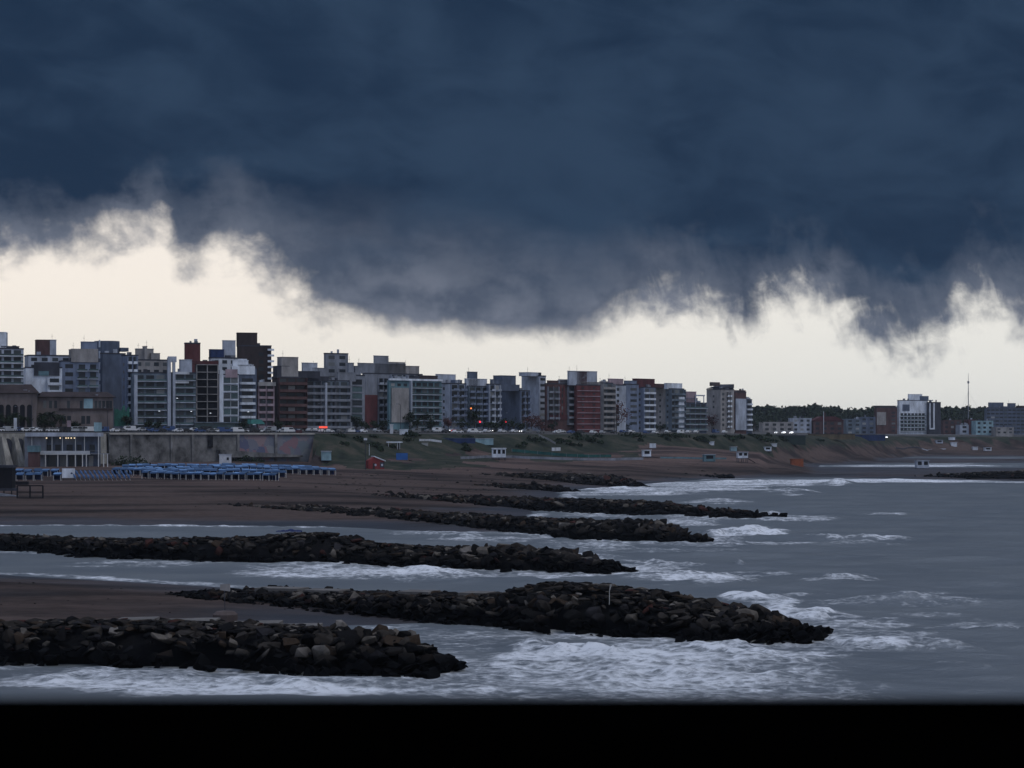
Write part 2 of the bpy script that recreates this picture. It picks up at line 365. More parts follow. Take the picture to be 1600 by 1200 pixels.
# breakers: crest lines with a steep face towards the viewer
crest = np.zeros_like(sx)
for a0, b0, a1, b1, A in ((1090, 838, 1240, 834, .9), (1230, 842, 1440, 847, .45), (1290, 908, 1380, 905, .4), (1370, 945, 1560, 941, .6), (600, 893, 760, 900, .6), (1000, 903, 1190, 898, .6), (1150, 962, 1330, 967, .7), (1290, 1012, 1490, 1006, .6), (810, 1016, 1010, 1030, .75),
                          (1040, 1022, 1210, 1016, .7), (900, 768, 1010, 762, .8), (1225, 772, 1262, 770, 1.2), (1370, 806, 1412, 804, .3), (1330, 850, 1375, 848, .3), (900, 1056, 1180, 1050, .5), (1100, 1040, 1290, 1052, .5), (40, 1058, 330, 1062, .5), (330, 1070, 640, 1072, .45),
                          (1050, 756, 1250, 752, .9), (1280, 758, 1345, 757, 1.1), (640, 835, 780, 843, .4), (940, 880, 1080, 886, .5), (1480, 985, 1590, 983, .4), (1440, 1040, 1580, 1046, .35)):
    (ax, ay), (bx, by) = W(a0, b0), W(a1, b1); n_ = 9
    ln = [(ax + (bx - ax) * i / n_ , ay + (by - ay) * i / n_ + (1.2 + ay / 300) * math.sin(i * 1.9 + a0)) for i in range(n_ + 1)]
    dd, tt, sd = seg_dist(sx, sy, ln); wv_ = 1.3 + ay / 330; tp = np.sin(np.pi * np.clip(tt, 0, 1)) ** .6 * (.45 + .9 * fbm(sx / 4, sy / 9, 3, int(a0))) * (tt > 0) * (tt < 1)
    q = dd * sd * np.sign(bx - ax); front = q < 0
    crest = np.maximum(crest, A * tp * np.exp(-(dd / np.where(front, wv_ * .7, wv_ * 1.8)) ** 2))
    foam = np.maximum(foam, np.clip(1.05 * tp * min(1, A * 1.35 + .1), 0, 1) * (1 - sstep(.35, 1.3, dd / np.where(front, wv_ * .45, wv_ * 2.2))))
def ridges(x, y):
    """swell running in from the open sea, crests roughly along x"""
    w = 0
    for lam, amp, ang, ph in ((31, .26, .18, 0), (17, .16, -.12, 2), (11, .11, .3, 4), (5.5, .06, -.35, 1), (3.4, .03, .5, 3)):
        q = (x * math.sin(ang) + y * math.cos(ang)) * 2 * math.pi / lam + ph + 3.2 * fbm(x / 60, y / 45, 2, int(lam))
        w = w + amp * (1 - np.abs(np.sin(q / 2))) ** 1.4 * 2 - amp * .5
    return w
depth = sstep(2, 45, -shore_D(sx, sy))
sz = ridges(sx, sy) * (.16 + .84 * depth) + foam * (fbm(sx / 2.2, sy / 2.0, 4, 80) - .35) * 1.0 * (sy < 700) * np.clip(sy / 260, .7, 1.3)
for cx, cy, rx, ry, hh in ((835, 1010, 34, 9, .4), (1165, 938, 46, 10, .6), (1155, 882, 8, 3, .8), (1160, 833, 80, 6, .6), (1050, 1012, 120, 9, .3), (560, 897, 160, 6, .4), (1310, 757, 26, 4, 1.0), (1240, 769, 30, 4, .8), (1200, 805, 30, 3, .8), (1380, 751, 90, 2.5, .7), (1300, 906, 70, 5, .45), (1400, 946, 150, 4, .5), (1080, 906, 110, 5, .5), (1130, 914, 50, 5, .5), (690, 906, 120, 5, .4), (1480, 1009, 60, 4, .4), (1340, 977, 90, 6, .4), (1000, 1040, 160, 9, .4), (1200, 1060, 120, 8, .4), (250, 1067, 180, 8, .4), (1100, 763, 90, 4, .7), (1030, 770, 80, 4, .7), (1250, 960, 90, 6, .6)):
    wx, wy = W(cx, cy); e = ((sx - wx) / (rx * wy / F)) ** 2 + ((sy - wy) / max(1.5, ry * wy * wy / F / H * .6)) ** 2
    sz = sz + hh * np.exp(-e * 1.6) * (.55 + .9 * fbm(sx / 1.3, sy / 1.3, 3, 90))
sz = sz + crest
def sea_mat():
    m = bpy.data.materials.new('sea_water'); nt, N, L, P = nodes_of(m)
    g = N.new('ShaderNodeNewGeometry')
    def noise(sc, det, ro, sx_=1, sy_=1):
        mp = N.new('ShaderNodeMapping'); mp.inputs['Scale'].default_value = (sc * sx_, sc * sy_, sc); L.new(g.outputs['Position'], mp.inputs['Vector'])
        n = N.new('ShaderNodeTexNoise'); n.inputs['Scale'].default_value = 1; n.inputs['Detail'].default_value = det; n.inputs['Roughness'].default_value = ro
        L.new(mp.outputs[0], n.inputs['Vector']); return n.outputs[0]
    fa = N.new('ShaderNodeAttribute'); fa.attribute_name = 'foam'
    n1 = noise(.62, 9, .74, .6, 1.0); n2 = noise(.085, 4, .6, .6, 1.0); n3 = noise(2.6, 6, .7, .7, 1.0)
    def math_(op, a, b):
        q = N.new('ShaderNodeMath'); q.operation = op
        for i, s in enumerate((a, b)):
            if isinstance(s, (int, float)): q.inputs[i].default_value = s
            else: L.new(s, q.inputs[i])
        return q.outputs[0]
    s = math_('ADD', fa.outputs['Fac'], math_('MULTIPLY', math_('SUBTRACT', n1, .5), 2.0))
    s = math_('ADD', s, math_('MULTIPLY', math_('SUBTRACT', n2, .5), 1.3))
    vo = N.new('ShaderNodeTexVoronoi'); vo.feature = 'DISTANCE_TO_EDGE'; vo.inputs['Scale'].default_value = .75
    wv = N.new('ShaderNodeVectorMath'); wv.operation = 'MULTIPLY_ADD'; cbx = N.new('ShaderNodeCombineXYZ')
    for i, q in enumerate((n1, n3, n2)): L.new(q, cbx.inputs[i])
    L.new(cbx.outputs[0], wv.inputs[0]); wv.inputs[1].default_value = (2.5, 2.5, 0); L.new(g.outputs['Position'], wv.inputs[2]); L.new(wv.outputs[0], vo.inputs['Vector'])
    lace = N.new('ShaderNodeMapRange'); lace.inputs[1].default_value = 0; lace.inputs[2].default_value = .4; lace.inputs[3].default_value = .16; lace.inputs[4].default_value = -.28; L.new(vo.outputs['Distance'], lace.inputs[0])
    s = math_('ADD', s, lace.outputs[0])
    s = math_('ADD', s, math_('MULTIPLY', math_('SUBTRACT', n3, .5), 1.0))
    k = N.new('ShaderNodeMapRange'); k.interpolation_type = 'SMOOTHSTEP'; k.inputs[1].default_value = .27; k.inputs[2].default_value = 1.12; L.new(s, k.inputs[0])
    fm = k.outputs[0]
    fm = math_('MULTIPLY', fm, math_('MINIMUM', math_('MULTIPLY', fa.outputs['Fac'], 3.5), 1.0))
    wc = N.new('ShaderNodeValToRGB'); e = wc.color_ramp.elements
    e[0].position = .35; e[0].color = (.108, .118, .120, 1); e[1].position = .65; e[1].color = (.152, .160, .156, 1); L.new(n2, wc.inputs[0])
    mx = N.new('ShaderNodeMix'); mx.data_type = 'RGBA'; L.new(fm, mx.inputs[0]); L.new(wc.outputs[0], mx.inputs[6]); mx.inputs[7].default_value = (.88, .89, .90, 1)
    dif = N.new('ShaderNodeBsdfDiffuse'); L.new(mx.outputs[2], dif.inputs['Color'])
    gl = N.new('ShaderNodeBsdfGlossy'); gl.inputs['Roughness'].default_value = .28; gl.inputs['Color'].default_value = (.9, .95, 1, 1)
    bp = N.new('ShaderNodeBump'); bp.inputs['Strength'].default_value = .8; bp.inputs['Distance'].default_value = .45
    L.new(math_('ADD', n1, math_('MULTIPLY', n3, .35)), bp.inputs['Height']); L.new(bp.outputs[0], gl.inputs['Normal']); L.new(bp.outputs[0], dif.inputs['Normal'])
    ms = N.new('ShaderNodeMixShader')
    f2 = math_('MULTIPLY', math_('SUBTRACT', 1.0, fm), .2); L.new(f2, ms.inputs[0]); L.new(dif.outputs[0], ms.inputs[1]); L.new(gl.outputs[0], ms.inputs[2])
    L.new(ms.outputs[0], N['Material Output'].inputs['Surface']); return m
keep = (land(sx, sy) < 1.3)[sq].any(1)
used, inv = np.unique(sq[keep], return_inverse=True)
sme = np_mesh('sea', np.stack([sx, sy, sz], -1)[used], inv.reshape(-1, 4), True); attr(sme, 'foam', foam[used]); sme.materials.append(sea_mat())
tag(link('sea', sme), kind='structure')
# ------------------------------------------------------------------ groynes of tipped boulders
def ss1(a, b, x):
    t = min(1.0, max(0.0, (x - a) / (b - a))); return t * t * (3 - 2 * t)
def wob(t, seed):
    r = wob.c.setdefault(seed, [random.Random(seed * 7 + i).random() for i in range(40)]); i = int(t) % 39; f = t - int(t)
    f = f * f * (3 - 2 * f); return r[i] * (1 - f) + r[i + 1] * f
wob.c = {}
def rock_mat(name, use_attr):
    m = bpy.data.materials.new(name); nt, N, L, P = nodes_of(m)
    if use_attr:
        a = N.new('ShaderNodeAttribute'); a.attribute_name = 'rnd'; rnd = a.outputs['Fac']
    else:
        a = N.new('ShaderNodeObjectInfo'); rnd = a.outputs['Random']
    cr = N.new('ShaderNodeValToRGB'); cr.color_ramp.interpolation = 'CONSTANT'
    cols = [(0, (.033, .028, .024)), (.16, (.014, .013, .0125)), (.38, (.044, .038, .033)), (.52, (.011, .0105, .011)), (.7, (.135, .117, .098)), (.8, (.045, .032, .023)), (.885, (.17, .152, .134)), (.90, (.03, .028, .03)), (.97, (.06, .026, .022))]
    e = cr.color_ramp.elements; e[0].position = 0; e[0].color = (*cols[0][1], 1); e[1].position = cols[1][0]; e[1].color = (*cols[1][1], 1)
    for p, c in cols[2:]: x = e.new(p); x.color = (*c, 1)
    L.new(rnd, cr.inputs[0])
    g = N.new('ShaderNodeNewGeometry')
    n = N.new('ShaderNodeTexNoise'); n.inputs['Scale'].default_value = 1.9; n.inputs['Detail'].default_value = 7; n.inputs['Roughness'].default_value = .68; L.new(g.outputs['Position'], n.inputs['Vector'])
    k = N.new('ShaderNodeMapRange'); k.inputs[1].default_value = .3; k.inputs[2].default_value = .7; k.inputs[3].default_value = .55; k.inputs[4].default_value = 1.25; L.new(n.outputs[0], k.inputs[0])
    v = N.new('ShaderNodeVectorMath'); v.operation = 'SCALE'; L.new(cr.outputs[0], v.inputs[0]); L.new(k.outputs[0], v.inputs['Scale'])
    # sea-wet and weed-dark up to the splash line
    sp = N.new('ShaderNodeSeparateXYZ'); L.new(g.outputs['Position'], sp.inputs[0])
    ns = N.new('ShaderNodeTexNoise'); ns.inputs['Scale'].default_value = .35; ns.inputs['Detail'].default_value = 3; L.new(g.outputs['Position'], ns.inputs['Vector'])
    ad = N.new('ShaderNodeMath'); ad.operation = 'MULTIPLY_ADD'; L.new(ns.outputs[0], ad.inputs[0]); ad.inputs[1].default_value = -1.8; L.new(sp.outputs[2], ad.inputs[2])
    kw = N.new('ShaderNodeMapRange'); kw.inputs[1].default_value = .15; kw.inputs[2].default_value = 1.25; L.new(ad.outputs[0], kw.inputs[0])
    mx = N.new('ShaderNodeMix'); mx.data_type = 'RGBA'; L.new(kw.outputs[0], mx.inputs[0]); mx.inputs[6].default_value = (.0022, .0022, .0026, 1); L.new(v.outputs[0], mx.inputs[7])
    L.new(mx.outputs[2], P.inputs['Base Color'])
    kr = N.new('ShaderNodeMapRange'); kr.inputs[3].default_value = .6; kr.inputs[4].default_value = .9; L.new(kw.outputs[0], kr.inputs[0]); L.new(kr.outputs[0], P.inputs['Roughness'])
    P.inputs['Specular IOR Level'].default_value = .03
    b = N.new('ShaderNodeBump'); b.inputs['Strength'].default_value = .7; b.inputs['Distance'].default_value = .12; L.new(n.outputs[0], b.inputs['Height']); L.new(b.outputs[0], P.inputs['Normal'])
    return m
ROCK_O, ROCK_A = rock_mat('rock_face', False), rock_mat('rubble_face', True)
def make_rock(seed, ax):
    r = random.Random(seed); bm = bmesh.new()
    for i in range(13):
        d = Vector((r.gauss(0, 1), r.gauss(0, 1), r.gauss(0, 1))).normalized()
        d = Vector([math.copysign(abs(c) ** .7, c) for c in d])
        bm.verts.new((d.x * ax[0] * r.uniform(.42, .55), d.y * ax[1] * r.uniform(.42, .55), d.z * ax[2] * r.uniform(.42, .55)))
    bmesh.ops.convex_hull(bm, input=bm.verts)
    bmesh.ops.delete(bm, geom=[v for v in bm.verts if not v.link_faces], context='VERTS')
    bmesh.ops.bevel(bm, geom=list(bm.edges), offset=.02, segments=1, affect='EDGES', clamp_overlap=True)
    bmesh.ops.triangulate(bm, faces=bm.faces)
    me = bpy.data.meshes.new('boulder'); bm.to_mesh(me); bm.free(); me.materials.append(ROCK_O)
    return me
ROCKS = [make_rock(i, (1, .8, .62)) for i in range(8)] + [make_rock(20 + i, (1.15, .85, .34)) for i in range(6)]
RV = []
for me in ROCKS:
    v = np.empty(len(me.vertices) * 3); me.vertices.foreach_get('co', v)
    f = np.empty(len(me.polygons) * 3, np.int32); me.polygons.foreach_get('vertices', f); RV.append((v.reshape(-1, 3), f.reshape(-1, 3)))
def poly_at(pts, t):
    P = np.array(pts, float); ln = np.hypot(*(P[1:] - P[:-1]).T); c = np.concatenate([[0], np.cumsum(ln)]); s = t * c[-1]
    i = min(int(np.searchsorted(c, s, 'right')) - 1, len(P) - 2); q = (s - c[i]) / ln[i]
    p = P[i] + (P[i + 1] - P[i]) * q; d = (P[i + 1] - P[i]) / ln[i]
    return p, d, c[-1]
GL = dict(g1='nearest dark boulder groyne just above the black ledge, ending in round black rocks', g2='long boulder groyne with a thin pale post, second from the black ledge',
          g3='third boulder groyne from the black ledge, carrying a blue tarp', g4='fourth boulder groyne, running from pale scattered stones to a blunt black head',
          g5='fifth boulder groyne, a long thin one whose low tip breaks up in the surf', g6='low half buried line of pale rubble on the sand between two longer groynes',
          g7='farthest of the long groynes, ending at the curve of the bay', g8='short isolated ridge of rocks on the sand at the head of the bay', g9='flat rubble groyne on the far sand spit cut by the edge of the picture')
GSPEC = dict(g1=(1.0, 1700, .02), g2=(1.0, 2900, .02), g3=(1.15, 2600, .02), g4=(1.35, 2200, .2), g5=(1.4, 1600, .2), g6=(1.6, 700, .5), g7=(1.7, 1200, .2), g8=(1.8, 200, .2), g9=(1.8, 500, .3))
CREST = dict(g1=[(-80, 972), (0, 972), (120, 968), (250, 970), (400, 975), (500, 982), (600, 994), (645, 1008), (685, 1036), (728, 1056)],
 g2=[(300, 924), (400, 921), (560, 925), (700, 928), (800, 928), (835, 914), (870, 909), (950, 916), (1040, 926), (1120, 950), (1180, 957), (1240, 978), (1290, 996)],
 g3=[(-60, 836), (0, 834), (100, 840), (200, 842), (300, 840), (400, 840), (450, 833), (500, 831), (540, 835), (565, 847), (700, 855), (800, 858), (870, 863), (920, 872), (960, 885), (990, 896)],
 g4=[(350, 795), (390, 790), (450, 792), (560, 797), (650, 800), (750, 804), (850, 809), (950, 814), (1000, 816), (1030, 818), (1060, 833), (1104, 849)],
 g5=[(480, 774), (500, 772), (620, 774), (700, 774), (800, 777), (900, 779), (1000, 782), (1050, 788), (1100, 796), (1130, 797), (1180, 805), (1212, 810)],
 g6=[(520, 752), (660, 757), (800, 757), (850, 760), (892, 768)], g7=[(650, 748), (750, 746), (830, 739), (900, 741), (960, 745), (980, 757), (1000, 761)],
 g8=[(1035, 736), (1070, 736), (1112, 744)], g9=[(1460, 741), (1520, 738), (1610, 735)])
CZT = {}
def crest_at(g, t):
    if g['name'] not in CZT:
        ts = np.linspace(0, 1, 41); zs = []
        cp, cy = zip(*CREST[g['name']])
        for q in ts:
            p, _, _ = poly_at(g['pts'], q); px = 800 + F * p[0] / p[1]; zs.append(max(.25, Z(np.interp(px, cp, cy), p[1])))
        CZT[g['name']] = zs
    zs = CZT[g['name']]; i = min(39, int(t * 40)); f = t * 40 - i
    return zs[i] * (1 - f) + zs[i + 1] * f
def mound(g, t, s, zb):
    """height of the pile at t along and s (-1..1) across; zb is the sand or sea bed under it"""
    top = crest_at(g, t); k = max(0.0, 1 - abs(s) ** 2.4)
    return min(zb, top) + (top - min(zb, top)) * k
def hash_(s): return sum(ord(c) * (i + 3) for i, c in enumerate(s))
for g in GR:
    size, count, sc = GSPEC[g['name']]; r = random.Random(hash_(g['name']) + 5)
    p0, d0, Lg = poly_at(g['pts'], 0); mid, _, _ = poly_at(g['pts'], .6)
    base = (float(mid[0]), float(mid[1]), 0.0)
    root = empty('rock_groyne', base, 0, GL[g['name']], 'groyne', 'rock groynes along the beach')
    rocks = []
    for i in range(count):
        t = r.random() ** (.85); s = r.uniform(-1, 1)
        if sc > .1 and r.random() > ss1(-.1, sc * 1.3, t) + .12: continue
        p, d, _ = poly_at(g['pts'], t); nrm = np.array([-d[1], d[0]])
        taper = 1 - .5 * (ss1(.86, 1.0, t))
        hwid = g['hw'] * taper * (.8 + .4 * wob(t * 13.0, hash_(g['name']) + 1))
        x, y = p + nrm * s * hwid + d * (r.uniform(-.6, .6))
        zb = max(-.3, float(landq(x, y)) - .1)
        zz = mound(g, t, s, zb)
        sz_ = size * r.choice((.4, .5, .65, .75, .9, 1, 1.1, 1.3, 1.7)) * (1.15 if t > .85 else 1)
        flat = abs(s) < .5 and t < .85
        k = r.randrange(8, 14) if (flat and r.random() < .8) or r.random() < .58 else r.randrange(0, 8)
        zz -= sz_ * (.12 if flat else .05)
        tilt = (r.gauss(0, .13), r.gauss(0, .13)) if flat else (r.gauss(0, .42), r.gauss(0, .42))
        rocks.append((x, y, zz, sz_, k, tilt[0], tilt[1], r.uniform(0, 6.28), s, t))
    # the hundred that show largest are parts of their own
    def shown(q):
        x, y, zz, sz_, k = q[:5]; px = 800 + F * x / y
        vis = 1.0 if -20 < px < 1620 else 0.0
        # towards the viewer (or on the crest) shows more
        p, d, _ = poly_at(g['pts'], q[9]); nrm = np.array([-d[1], d[0]]); toward = -nrm[1] * q[8]
        return vis * (sz_ / y) * (1 + .8 * max(-.6, toward)) * (1.2 if zz > .6 else .5)
    rocks.sort(key=shown, reverse=True)
    for q in rocks[:100]:
        x, y, zz, sz_, k, ta, tb, tc = q[:8]
        link('boulder', ROCKS[k], root, (x - base[0], y - base[1], zz), (sz_ * 1.12,) * 3, (ta, tb, tc))
    VV, FF, RR = [], [], []; n = 0
    for q in rocks[100:]:
        x, y, zz, sz_, k, ta, tb, tc = q[:8]
        M = np.array(Matrix.Translation((x - base[0], y - base[1], zz)) @ (Matrix.Rotation(tc, 4, 'Z') @ Matrix.Rotation(tb, 4, 'Y') @ Matrix.Rotation(ta, 4, 'X')) @ Matrix.Scale(sz_ * 1.12, 4))
        v, f = RV[k]; VV.append(v @ M[:3, :3].T + M[:3, 3]); FF.append(f + n); RR.append(np.full(len(v), r.random())); n += len(v)
    # packed small stone that fills the heart of the mound
    nt_, ns_ = 60, 11; cv = []; cf = []
    for i in range(nt_ + 1):
        t = i / nt_; p, d, _ = poly_at(g['pts'], t); nrm = np.array([-d[1], d[0]])
        for j in range(ns_):
            s = -1 + 2 * j / (ns_ - 1); tp = g['hw'] * (1 - .5 * (ss1(.86, 1, t))) * .92
            x, y = p + nrm * s * tp
            zb = max(-.3, float(landq(x, y)) - .1) 
            cv.append((x - base[0], y - base[1], mound(g, t, s, zb) - .55 - (1.2 if i == nt_ or j in (0, ns_ - 1) else 0)))
    for i in range(nt_):
        for j in range(ns_ - 1):
            a = n + i * ns_ + j; cf += [(a, a + 1, a + ns_ + 1), (a, a + ns_ + 1, a + ns_)]
    VV.append(np.array(cv)); FF.append(np.array(cf)); RR.append(np.full(len(cv), .57))
    me = np_mesh('rubble', np.concatenate(VV), np.concatenate(FF)); attr(me, 'rnd', np.concatenate(RR)); me.materials.append(ROCK_A)
    tag(link('rubble', me, root), kind='stuff')
    g['root'] = root; g['base'] = base
# ------------------------------------------------------------------ the seafront buildings
def glass_mat():
    m = bpy.data.materials.new('window_glass'); nt, N, L, P = nodes_of(m)
    oi = N.new('ShaderNodeObjectInfo'); cr = N.new('ShaderNodeValToRGB'); cr.color_ramp.interpolation = 'CONSTANT'
    e = cr.color_ramp.elements; e[0].position = 0; e[0].color = (.012, .015, .02, 1); e[1].position = .34; e[1].color = (.022, .028, .034, 1)
    for p, c in ((.6, (.045, .055, .06, 1)), (.75, (.018, .022, .028, 1)), (.84, (.15, .16, .16, 1)), (.9, (.07, .075, .08, 1)), (.965, (.3, .3, .29, 1))): x = e.new(p); x.color = c
    L.new(oi.outputs['Random'], cr.inputs[0]); L.new(cr.outputs[0], P.inputs['Base Color'])
    P.inputs['Roughness'].default_value = .3; P.inputs['Specular IOR Level'].default_value = .35
    return m
GLASS = glass_mat()
TGLASS = mat('green_glass', (.06, .10, .105), .25, .3, .3, 1, .4, .45)
WIN = MB().box(-.5, .5, -.03, .09, -.5, .5).mesh('window', GLASS)
WINL = MB().box(-.03, .09, -.5, .5, -.5, .5).mesh('window', GLASS)
def bld(label, xL, xM, xR, top, doff=0, a=40, wall='grey', trim='offwhite', fac='balc', pitch=2.95, left='blank', roofs=(), segs=None, panels=(), cat='apartment building', name='apartment_building',
        d=None, z0=None, win=1.9, gap=1.5, depth=13, lwall=None, roofcol='dark', tank=None, seed=0, lip=.5):
    d = d or dst(xM) + doff
    ar = R(a); ca, sa = math.cos(ar), math.sin(ar); Mx = X(xM, d)
    kR = (xR - 800) / F; w = (kR * d - Mx) / (ca - kR * sa)
    D = depth
    if xL < xM - 1:
        kL = (xL - 800) / F; D = (kL * d - Mx) / (-sa - kL * ca)
    z0 = float(zst(xM)) if z0 is None else z0
    hgt = Z(top, d) - z0
    rt = empty(name, (Mx, d, z0), ar, label, cat, 'buildings along the seafront')
    r = random.Random(hash_(label) + seed)
    def lx(px, yl=0.0):
        k = (px - 800) / F; return (k * (d + yl * ca) - Mx + yl * sa) / (ca - k * sa)
    def lz(py, x, yl=0.0): return Z(py, d + x * sa + yl * ca) - z0
    MB().box(0, w, 0, D, -2.5, hgt).build('wall', wm(wall), rt)
    if lwall: MB().box(-.06, 0, 0, D, -2.5, hgt - .02).build('side_wall', wm(lwall), rt)
    b = MB(); b.box(-.1, w + .1, -.1, D + .1, hgt, hgt + lip); b.build('roof', wm(trim if roofcol is None else roofcol), rt)
    budget = [96]
    def windows(x0, x1, n, ph, zb, hfrac, y=0, ww=win, gp=gap):
        nb = max(1, int((x1 - x0 - .3) / (ww + gp)))
        while nb * n > budget[0] and nb > 1: nb -= 1
        if nb * n > budget[0]: return
        budget[0] -= nb * n; bay = (x1 - x0) / nb
        for i in range(n):
            for j in range(nb):
                link('window', WIN, rt, (x0 + (j + .5) * bay, y, zb + (i + .5) * ph + .05), (min(bay - .35, ww * bay / (ww + gp)), 1, ph * hfrac))
    for q in (segs if segs is not None else [(None, None, fac, None, None)]):
        p0, p1, style, pt, pb = q[:5]; tr = q[5] if len(q) > 5 else trim
        x0 = .25 if p0 is None else lx(p0); x1 = w - .25 if p1 is None else lx(p1)
        zt = hgt if pt is None else min(hgt, lz(pt, (x0 + x1) / 2)); zb = .6 if pb is None else lz(pb, (x0 + x1) / 2)
        n = max(1, int(round((zt - zb) / pitch))); ph = (zt - zb) / n
        if style == 'win': windows(x0, x1, n, ph, zb, .5)
        elif style == 'strip':
            windows(x0, x1, n, ph, zb, .45, ww=3.2, gp=.7)
        elif style in ('balc', 'rail', 'round', 'bands', 'deep'):
            if style == 'bands': windows(x0 + .3, x1 - .3, n, ph, zb, .3, ww=1.2, gp=4.5)
            else: windows(x0 + .3, x1 - .3, n, ph, zb, .74, ww=2.5, gp=.8)
            pr = {'balc': 1.4, 'rail': 1.3, 'round': 1.6, 'bands': .35, 'deep': 2.0}[style]
            ht = {'balc': 1.0, 'rail': .32, 'round': .95, 'bands': .34, 'deep': 1.15}[style]
            m = MB()
            if style == 'round':
                k = 10; c0 = (x0 + x1) / 2; hw = (x1 - x0) / 2
                out = [(c0 + hw * math.cos(math.pi * i / k + math.pi) , -pr * math.sin(math.pi * i / k) ** .6) for i in range(k + 1)]
                for (ax, ay), (bx, by) in zip(out[:-1], out[1:]):
                    m.hexa([(ax, ay, 0), (bx, by, 0), (bx, by + .15, 0), (ax, ay + .15, 0), (ax, ay, ht), (bx, by, ht), (bx, by + .15, ht), (ax, ay + .15, ht)])
                    m.hexa([(ax, ay + .15, 0), (bx, by + .15, 0), (bx, .06, 0), (ax, .06, 0), (ax, ay + .15, .18), (bx, by + .15, .18), (bx, .06, .18), (ax, .06, .18)])
            else:
                m.box(x0, x1, -pr, .06, 0, .18)
                m.box(x0 + .02, x1 - .02, -pr - .03, -pr + .09, .02, ht)
                if style == 'balc' and (pat := r.random()) < .7:
                    m = MB(); nf = max(2, int((x1 - x0) / (4.2 if pat < .35 else 6.5))); bw_ = (x1 - x0) / nf
                    for i in range(nf):
                        a0 = x0 + i * bw_ + (.15 if pat < .35 else .9); a1 = x0 + (i + 1) * bw_ - (.55 if pat < .35 else .3)
                        m.box(a0, a1, -pr, .06, 0, .18); m.box(a0 + .02, a1 - .02, -pr - .03, -pr + .09, .02, ht)
                    pm = MB().box(-.22, .22, -.55, .05, zb - .5, zt)
                    pme = pm.mesh('pier', wm(wall if pat < .2 else tr))
                    for i in range(nf + 1): link('pier', pme, rt, (x0 + i * bw_ - (.2 if i == nf else -.0 if i else -.22), 0, 0))
                elif style in ('balc', 'deep'):
                    nf = max(1, int((x1 - x0) / 6.5))
                    for i in range(nf + 1):
                        xx = x0 + (x1 - x0) * i / nf; m.box(xx - .07, xx + .07, -pr + .1, .05, .19, ph - .02)
            me = m.mesh('balcony', wm(tr))
            for i in range(n): link('balcony', me, rt, (0, 0, zb + i * ph - .04))
            if style == 'rail':
                gme = MB().box(x0 + .05, x1 - .05, -pr - .01, -pr + .05, ht, 1.0).mesh('balustrade', TGLASS)
                for i in range(n): link('balustrade', gme, rt, (0, 0, zb + i * ph - .04))
        elif style == 'frame':
            shade_panel = MB().box(x0, x1, -.04, .3, zb, zt).build('shell_shade', wm('black'), rt)  # solid black panel, paints the shade inside the open floors
            me = MB().box(x0 - .1, x1 + .1, -1.1, .35, -.14, .14).mesh('floor_slab', wm(tr))
            for i in range(n + 1): link('floor_slab', me, rt, (0, 0, zb + i * ph))
            nc = max(2, int((x1 - x0) / 4.5)); ce = MB().box(-.2, .2, -.75, -.35, .14, ph - .14).mesh('column', wm(tr))
            for i in range(n):
                for j in range(nc + 1): link('column', ce, rt, (x0 + (x1 - x0) * j / nc, 0, zb + i * ph))
        elif style == 'glass':
            nb = max(1, int((x1 - x0) / 2.8)); bay = (x1 - x0) / nb
            ge = MB().box(-.5, .5, -.06, .05, -.5, .5).mesh('window', TGLASS)
            if nb * n <= budget[0]:
                budget[0] -= nb * n
                for i in range(n):
                    for j in range(nb): link('window', ge if (i + j) % 3 else WIN, rt, (x0 + (j + .5) * bay, 0, zb + (i + .52) * ph), (bay - .22, 1, ph * .72))
            me = MB().box(x0, x1, -.3, .04, -.12, .16).mesh('floor_band', wm(tr))
            for i in range(n + 1): link('floor_band', me, rt, (0, 0, zb + i * ph))
    for q in panels:
        p0, p1, pt, pb, c = q[:5]; out = q[5] if len(q) > 5 else .5
        x0, x1 = lx(p0), lx(p1); xm = (x0 + x1) / 2
        MB().box(x0, x1, -out, .05, lz(pb, xm), lz(pt, xm)).build(q[6] if len(q) > 6 else 'wall_panel', wm(c), rt)
    if left != 'blank' and D > 2:
        n = max(1, int(hgt / pitch)); nb = {'win': max(1, int(D / 4.5)), 'few': 1, 'balc': max(1, int(D / 4))}[left]
        for i in range(n):
            for j in range(nb):
                if budget[0] > 0 and r.random() > .12:
                    budget[0] -= 1
                    link('window', WINL, rt, (-.06 if lwall else 0, D * (j + .5) / nb, (i + .55) * pitch), (1, 1.1 if left != 'balc' else 2.3, 1.2 if left != 'balc' else 1.8))
            if left == 'balc':
                pass
        if left == 'balc':
            me = MB().box(-1.2, .05, .3, D - .3, 0, .17).box(-1.25, -1.12, .3, D - .3, .02, .95).mesh('balcony', wm(trim))
            for i in range(n): link('balcony', me, rt, (0, 0, i * pitch + .5))
    for q in roofs:
        p0, p1, pt, c = q[:4]; y0 = q[4] if len(q) > 4 else 2.5; y1 = min(D - .4, y0 + 5.5)
        if y1 <= y0 + .5: y0, y1 = .4, max(1.0, D - .3)
        x0, x1 = lx(p0, y0), lx(p1, y0); zt = lz(pt, (x0 + x1) / 2, y0)
        zb = q[5] if len(q) > 5 else hgt + .02
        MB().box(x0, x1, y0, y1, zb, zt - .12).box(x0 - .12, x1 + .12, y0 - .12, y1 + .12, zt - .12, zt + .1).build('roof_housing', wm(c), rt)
        if r.random() < .6:
            zz = zt + .1; m = MB().tube([(x0 + 1, y0 + 1, zz), (x0 + 1, y0 + 1, zz + r.uniform(1.5, 3.2))], .05, 4)
            m.tube([(x0 + .5, y0 + 1, zz + 1.3), (x0 + 1.5, y0 + 1, zz + 1.3)], .04, 4); m.build('antenna', wm('dark'), rt)
